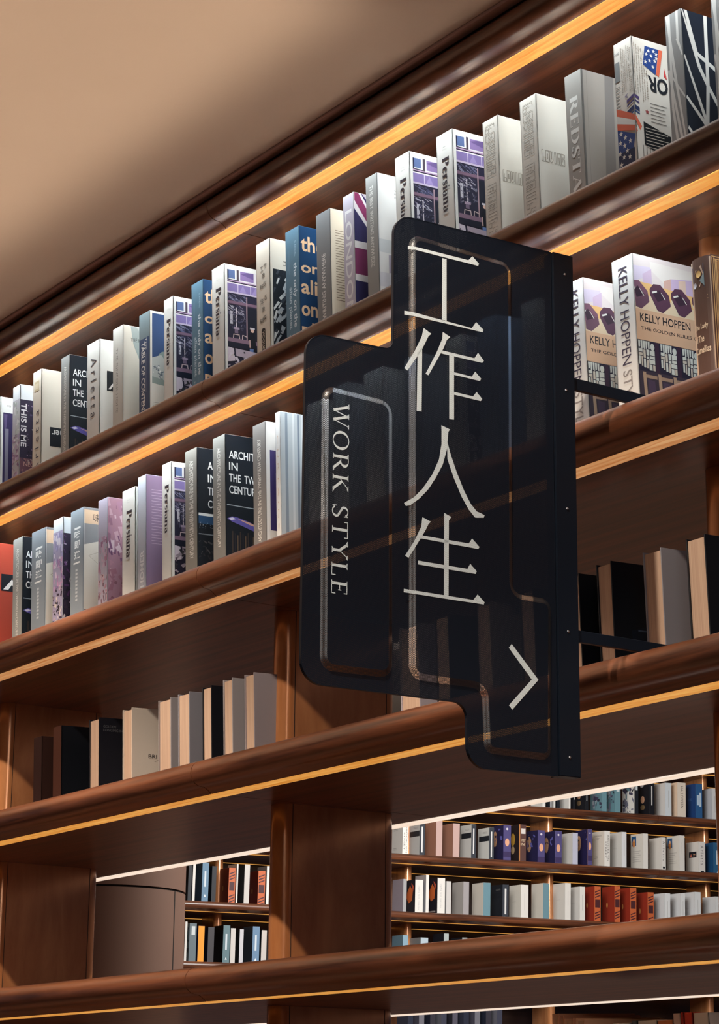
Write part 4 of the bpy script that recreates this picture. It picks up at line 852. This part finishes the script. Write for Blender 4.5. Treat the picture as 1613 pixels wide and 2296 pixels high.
FC = [(896, 904, 912, (150, 140, 150), GR, None, 'dusty grey far book beside the upright'), (914, 931, 949, (30, 26, 34), WH, 'fire', 'black far book with flame picture and white spine, left of its pair'), (951, 955, 962, (150, 150, 154), WH, None, 'thin grey and white far book between the flame books'), (964, 981, 998, (30, 26, 34), WH, 'fire', 'black far book with flame picture and white spine, right of its pair'), (999, 1001, 1012, (160, 160, 160), (190, 188, 186), None, 'narrow grey far book right of the flame books'),
 (1015, 1039, 1052, (168, 164, 160), (150, 146, 148), None, 'grey far book with sloping shadow'), (1061, 1084, 1100, (206, 200, 190), (100, 134, 146), None, 'cream far book with teal spine, left of its pair'), (1108, 1127, 1141, DK, (96, 104, 110), 'band', 'black far book between cream ones'), (1150, 1168, 1185, (206, 202, 192), WH, 'plaintext', 'cream far book with white spine right of the black one'), (1188, 1218, 1231, (204, 200, 190), (100, 134, 146), None, 'cream far book with teal spine beside the far upright'),
 (1242, 1267, 1280, (206, 204, 198), WH, 'plaintext', 'white far book first right of the far upright'), (1283, 1300, 1312, (204, 202, 198), WH, 'plaintext', 'white far book directly left of the red books')]
for i, (a, b, c) in enumerate(((1314, 1333, 1347), (1350, 1378, 1391), (1393, 1413, 1427), (1430, 1452, 1466))): FC.append((a, b, c, (140, 46, 30), (206, 112, 66), 'red', 'red far book with striped orange spine, %s of the four in a row' % ('first', 'second', 'third', 'fourth')[i]))
for i, (a, b, c) in enumerate(((1468, 1490, 1503), (1505, 1526, 1536), (1539, 1558, 1571), (1591, 1604, 1618))): FC.append((a, b, c, (204, 206, 208), (212, 216, 218), 'plaintext', ('white far book directly right of the four red books', 'white far book, second after the red books', 'white far book, third after the red books', 'white far book at the right photo edge beyond the far upright')[i]))
FC += [(417, 421, 429, DK, DK, None, 'black far book beside the brown column'), (429, 431, 437, GR, WH, None, 'thin white edged far book beside the column'), (438, 452, 467, (58, 88, 112), (92, 124, 150), 'spinetext', 'blue far book left of the far upright in the small opening'), (468, 474, 484, DK, DK, None, 'black far book against the upright in the small opening'),
 (500, 512, 527, (134, 42, 28), (184, 94, 54), 'red', 'red far book in the small opening, left one'), (528, 530, 533, WH, WH, None, 'sliver of a white far book after the left red one'), (535, 547, 559, DK, (190, 186, 182), None, 'dark far book with pale spine between the red ones'), (562, 578, 594, (134, 42, 28), (184, 94, 54), 'red', 'red far book in the small opening, right one'), (595, 597, 603, GR, WH, None, 'thin white far book beside the bronze upright')]
FDl = [(413, 414, 419, WH, WH, None, 'white far book sliver beside the column, lower row'), (420, 424, 440, (110, 124, 130), (96, 110, 118), 'photo', 'grey green far book left of the yellow one'), (441, 444, 458, (60, 54, 110), (226, 150, 44), None, 'yellow orange far book in the lower small opening'), (459, 466, 480, (40, 44, 50), (60, 58, 62), None, 'black far book right of the yellow one'),
 (495, 500, 500.5 + 15, DK, (92, 118, 126), 'spinetext', 'teal far book with pale spine label, lower row'), (516, 517, 528, (150, 150, 152), (196, 192, 188), None, 'beige far book lower row, left one'), (529, 537, 546, DK, (190, 190, 196), None, 'silver edged far book lower row'), (548, 566, 582, (80, 96, 116), (100, 130, 160), 'spinetext', 'light blue far book in the lower small opening'), (584, 586, 598, DK, (190, 184, 178), None, 'beige far book beside the bronze upright, lower row'),
 (896, 903, 915, (100, 130, 146), (128, 156, 172), None, 'blue topped far book beside the upright, lowest row'), (922, 943, 960, (120, 124, 126), (168, 184, 194), None, 'grey far book with rounded pale spine top'), (980, 995, 1006, DK, (160, 170, 170), 'spinetext', 'dark far book with pale label, lowest row'), (1018, 1036, 1048, DK, (150, 158, 160), 'spinetext', 'dark far book, left of the blue topped one'), (1060, 1080, 1096, (110, 130, 146), (140, 166, 186), None, 'blue topped far book near the shelf edge'), (1110, 1128, 1144, (176, 180, 180), SILV, None, 'silver far book just over the shelf edge')]
for rowl, k, g, v in ((FA, 1, GA, 1790), (FB, 2, GB, 1890), (FC, 3, GC, 2010), (FDl, 4, GD, 2110)):
    for (a, b, c, col, sp, kind, lab) in rowl: far_book(k, a, b, c, col, sp, kind, lab, g, v)
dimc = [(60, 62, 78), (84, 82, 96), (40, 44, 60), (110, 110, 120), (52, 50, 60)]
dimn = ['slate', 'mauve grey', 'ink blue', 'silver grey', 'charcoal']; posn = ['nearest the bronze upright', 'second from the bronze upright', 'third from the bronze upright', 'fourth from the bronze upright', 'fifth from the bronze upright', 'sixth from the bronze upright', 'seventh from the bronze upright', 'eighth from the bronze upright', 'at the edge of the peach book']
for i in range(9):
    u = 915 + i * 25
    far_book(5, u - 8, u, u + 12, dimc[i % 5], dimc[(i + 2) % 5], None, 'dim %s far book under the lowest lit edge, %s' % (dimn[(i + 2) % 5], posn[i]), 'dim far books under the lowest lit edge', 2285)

# ------------------------------------------------------------------ hanging sign
S0 = Vector((-2.735, -0.142, 0)); SD = Vector((0.049, 0.9988, 0)); SN = Vector((0.9988, -0.049, 0))
def SW(s, z, off=0.0): return S0 - SD * s + SN * off + Vector((0, 0, z))
def onS(u, v):
    rr = Vector(ray(u, v)); c = Vector((0, -CAMD, 0)); k = SN.dot(S0 - c) / SN.dot(rr); p = c + rr * k
    return (-(p - S0).dot(SD), p.z)
sign = empty('hanging_sign', S0 + Vector((0, 0, .53)), 'black perforated metal sign with white Chinese characters, WORK STYLE and an arrow', 'sign')
def sp(v): return v - sign.location
def rounded(pts, rad, seg=8):
    out = []; n = len(pts)
    for i in range(n):
        p0, p1, p2 = Vector(pts[i - 1]), Vector(pts[i]), Vector(pts[(i + 1) % n]); r = rad[i]
        if r <= 0: out.append(tuple(p1)); continue
        a = (p0 - p1).normalized(); b = (p2 - p1).normalized(); A = p1 + a * r; B = p1 + b * r; c = A + b * r
        for j in range(seg + 1):
            t = j / seg * math.pi / 2; q = c - b * r * math.cos(t) - a * r * math.sin(t); out.append((q.x, q.y))
    return out
def offset(pts, d):
    out = []; n = len(pts)
    for i in range(n):
        a = Vector(pts[i]) - Vector(pts[i - 1]); b = Vector(pts[(i + 1) % n]) - Vector(pts[i])
        a = a if a.length > 1e-7 else b; b = b if b.length > 1e-7 else a
        na = Vector((-a.y, a.x)).normalized(); nb = Vector((-b.y, b.x)).normalized(); m_ = (na + nb).normalized(); k = d / max(.4, m_.dot(na))
        out.append((pts[i][0] + m_.x * k, pts[i][1] + m_.y * k))
    return out
def area2(p): return sum(p[i - 1][0] * p[i][1] - p[i][0] * p[i - 1][1] for i in range(len(p)))
scl = (CAMD - .142) / (CAMD - .117)      # measured outline was taken on a plane 25 mm further back
zz = lambda z: z * scl; ss = lambda s: s * scl
outer = [(.043, 1.4146), (.3495, 1.4146), (.3495, 1.1853), (.5065, 1.1853), (.5065, .6405), (.2120, .6405), (.2120, .5418), (.043, .5418)]
outer = rounded([(ss(a), zz(b)) for a, b in outer], [0, .033, .016, .033, .035, .024, .034, 0])
def q2s(l): return [onS(*q) for q in l]
main = rounded(q2s([(1146, 592), (917, 523), (917, 1522), (1080, 1545), (1086, 1688), (1236, 1706), (1236, 1345), (1150, 1330)]), [.020, .022, .022, .016, .016, .018, .018, .016])
left = rounded(q2s([(880, 902), (722, 862), (717, 1502), (880, 1521)]), [.022, .022, .022, .022])
def ccw(p): return p if area2(p) > 0 else p[::-1]
outer, main, left = ccw(outer), ccw(main), ccw(left)
def add_uv(me, fn):
    uv = me.uv_layers.new(name='UVMap')
    for l in me.loops: uv.data[l.index].uv = fn(me.vertices[l.vertex_index].co)
def s_uv(co):
    p = co + sign.location - S0; return (-p.dot(SD), p.z)
def sheet(name, loops, off, mat, th=0.0008, parent=sign):
    bm = bmesh.new(); es = []
    for lp in loops:
        vv = [bm.verts.new(sp(SW(a, b, off))) for a, b in lp]
        es += [bm.edges.new((vv[i - 1], vv[i])) for i in range(len(vv))]
    bmesh.ops.triangle_fill(bm, use_beauty=True, use_dissolve=False, edges=es)
    for f in bm.faces:
        if f.normal.dot(SN) < 0: f.normal_flip()
    me = bpy.data.meshes.new(name); bm.to_mesh(me); bm.free(); add_uv(me, s_uv)
    o = link(name, me, mat, parent); md = o.modifiers.new('thickness', 'SOLIDIFY'); md.thickness = th; md.offset = -1; return o
sheet('panel_sheet', [outer, main, left], 0.0, M_perf)
for nm, lp in (('raised_panel', main), ('raised_panel', left)):
    inn = offset(lp, 0.0095); H = 0.0055
    o = sheet(nm, [inn], H, M_perf)
    n = len(lp); steps = 4; V = []; F = []
    for j in range(steps + 1):
        t = j / steps; lpj = offset(lp, 0.0095 * t); hh = H * (0.5 - 0.5 * math.cos(math.pi * t)); V += [sp(SW(a, b, hh)) for a, b in lpj]
    for j in range(steps):
        for i in range(n): F.append((j * n + i, j * n + (i + 1) % n, (j + 1) * n + (i + 1) % n, (j + 1) * n + i))
    me = mesh('pressed_bevel', V, F); add_uv(me, s_uv)
    for p in me.polygons: p.use_smooth = True
    link('pressed_bevel', me, M_perf_bevel, o)
# rim turned back round the sheet
V = []; F = []; n = len(outer)
for a, b in outer: V += [sp(SW(a, b, 0.0004)), sp(SW(a, b, -0.006))]
for i in range(n): F.append((2 * i, 2 * i + 1, 2 * ((i + 1) % n) + 1, 2 * ((i + 1) % n)))
rim = link('folded_rim', mesh('folded_rim', V, F), M_black, sign); md = rim.modifiers.new('thickness', 'SOLIDIFY'); md.thickness = 0.0012; md.offset = 0
# post
def sbox(name, s0, s1, z0, z1, o0, o1, mat, parent=sign, bev=.001):
    me = boxes(name, [(0, 1, 0, 1, 0, 1)])
    bm = bmesh.new(); vv = {}
    vs_ = [bm.verts.new(sp(SW(s, z, o))) for s in (s0, s1) for z in (z0, z1) for o in (o0, o1)]
    for f in [(0, 1, 3, 2), (4, 6, 7, 5), (0, 4, 5, 1), (2, 3, 7, 6), (0, 2, 6, 4), (1, 5, 7, 3)]: bm.faces.new([vs_[i] for i in f])
    if bev: bmesh.ops.bevel(bm, geom=bm.edges[:], offset=bev, segments=2, affect='EDGES')
    bmesh.ops.recalc_face_normals(bm, faces=bm.faces[:]); me = bpy.data.meshes.new(name); bm.to_mesh(me); bm.free(); return link(name, me, mat, parent)
sbox('post', 0.0, ss(.041), zz(.5426), zz(1.4150), -0.022, 0.004, M_black)
for (u, v) in ((1263, 617), (1266, 876), (1269, 1142), (1271, 1417), (1274.5, 1699)):
    s, z = onS(u, v); V = []; F = []
    for j, (r, h_) in enumerate(((.0024, .004), (.0022, .0052), (.0012, .0058), (.0008, .0052))):
        for i in range(12): a = 2 * math.pi * i / 12; V.append(sp(SW(s + r * math.cos(a), z + r * math.sin(a), h_)))
    for j in range(3):
        for i in range(12): F.append((j * 12 + i, j * 12 + (i + 1) % 12, (j + 1) * 12 + (i + 1) % 12, (j + 1) * 12 + i))
    F.append(tuple(range(36, 48))); link('screw', mesh('screw', V, F), M_screw, sign)
for zc0, zc1 in ((1.1705 * 1.0, 1.1905), (.7525, .7715)):
    me = boxes('bracket_arm', [(-.004, .004, -.142, .205, zc0, zc1)], .0008)
    b = link('bracket_arm', me, M_black, sign); b.location = Vector((S0.x - .004, 0, 0)) - sign.location
    me = boxes('mounting_plate', [(-.0315, -.0275, .170, .205, zc0 - .004, zc1 + .012)], .001); pl = link('mounting_plate', me, M_black, b); pl.location = (.030, 0, 0)
# lettering
def letter(name, polys, label=None, off=0.0060):
    V = []; F = []
    for q in polys:
        t = tessellate_polygon([[Vector((a, b, 0)) for a, b in q]]); b0 = len(V); V += [sp(SW(a, b, off)) for a, b in q]; F += [tuple(b0 + i for i in x) for x in t]
    me = mesh(name, V, F); add_uv(me, s_uv); o = link(name, me, M_letter, sign)
    bm = bmesh.new(); bm.from_mesh(me)
    for f in bm.faces:
        if f.normal.dot(SN) < 0: f.normal_flip()
    bm.to_mesh(me); bm.free()
    if label: o['label'] = label
    return o
A_ = lambda l: [onS(650 + x / 2.4075, 450 + y / 2.4075) for x, y in l]
B_ = lambda l: [onS(650 + x / 2.4075, 1100 + y / 2.4075) for x, y in l]
C_ = lambda l: [onS(880 + x / 8.065, 470 + y / 8.065) for x, y in l]
letter('sign_character', [C_([(245, 680), (350, 685), (1340, 935), (1412, 865), (1530, 1000), (1515, 1040), (370, 745), (245, 738)]),
        A_([(812, 316), (836, 322), (836, 655), (810, 648)]), A_([(608, 600), (650, 606), (972, 694), (995, 661), (1035, 703), (1030, 716), (648, 626), (608, 621)])], 'white Chinese character with two bars and one stem')
letter('sign_character', [A_([(712, 693), (753, 724), (738, 738), (700, 815), (625, 922), (608, 909), (665, 815), (702, 738)]), A_([(679, 830), (704, 800), (701, 1143), (674, 1140)]),
        A_([(815, 714), (856, 742), (838, 756), (818, 805), (738, 948), (722, 940), (782, 825), (812, 752)]), A_([(812, 814), (986, 856), (1005, 826), (1037, 870), (1028, 881), (806, 830)]),
        A_([(850, 838), (876, 844), (876, 1187), (850, 1185)]), A_([(874, 931), (972, 955), (990, 928), (1022, 966), (1016, 979), (874, 945)]), A_([(874, 1037), (979, 1062), (997, 1037), (1028, 1076), (1020, 1087), (874, 1052)])], 'white Chinese character, second from the top')
letter('sign_character', [A_([(807, 1217), (855, 1240), (845, 1253), (842, 1290), (838, 1345), (815, 1430), (775, 1505), (735, 1565), (690, 1612), (640, 1648), (616, 1653), (606, 1636), (660, 1605), (705, 1560), (760, 1480), (795, 1400), (808, 1320), (808, 1250)]),
        A_([(838, 1300), (858, 1375), (890, 1470), (930, 1570), (965, 1640), (998, 1682), (1041, 1702), (1036, 1716), (990, 1716), (955, 1672), (915, 1600), (872, 1495), (840, 1400)])], 'white Chinese character like an open fork')
letter('sign_character', [B_([(705, 147), (750, 173), (738, 185), (722, 218), (690, 272), (630, 368), (612, 355), (662, 275), (698, 200)]), B_([(700, 246), (955, 290), (973, 263), (1013, 309), (1006, 320), (694, 262)]),
        B_([(822, 125), (862, 147), (848, 166), (846, 575), (821, 571)]), B_([(682, 382), (948, 427), (963, 399), (998, 440), (992, 454), (682, 403)]), B_([(604, 534), (980, 594), (1003, 564), (1041, 608), (1036, 619), (604, 553)])], 'white Chinese character with three bars, lowest on the sign')
letter('arrow', [B_([(1187, 831), (1171, 852), (1295, 1023), (1331, 1025)]), B_([(1295, 1023), (1172, 1162), (1190, 1186), (1331, 1025)])], 'white chevron arrow pointing right')
(sa, za), (sb, zb_) = onS(779, 911), onS(776, 1341); sc_, _ = onS(744, 905)
L = za - zb_; Hc = (sc_ - sa)
polys = []
for q in seriftext('WORK STYLE', 0.12): polys.append([(sa + Hc * (1 - y) - .0, za - x * L) for x, y in q])
letter('small_lettering', polys, 'white serif words WORK STYLE reading downward')
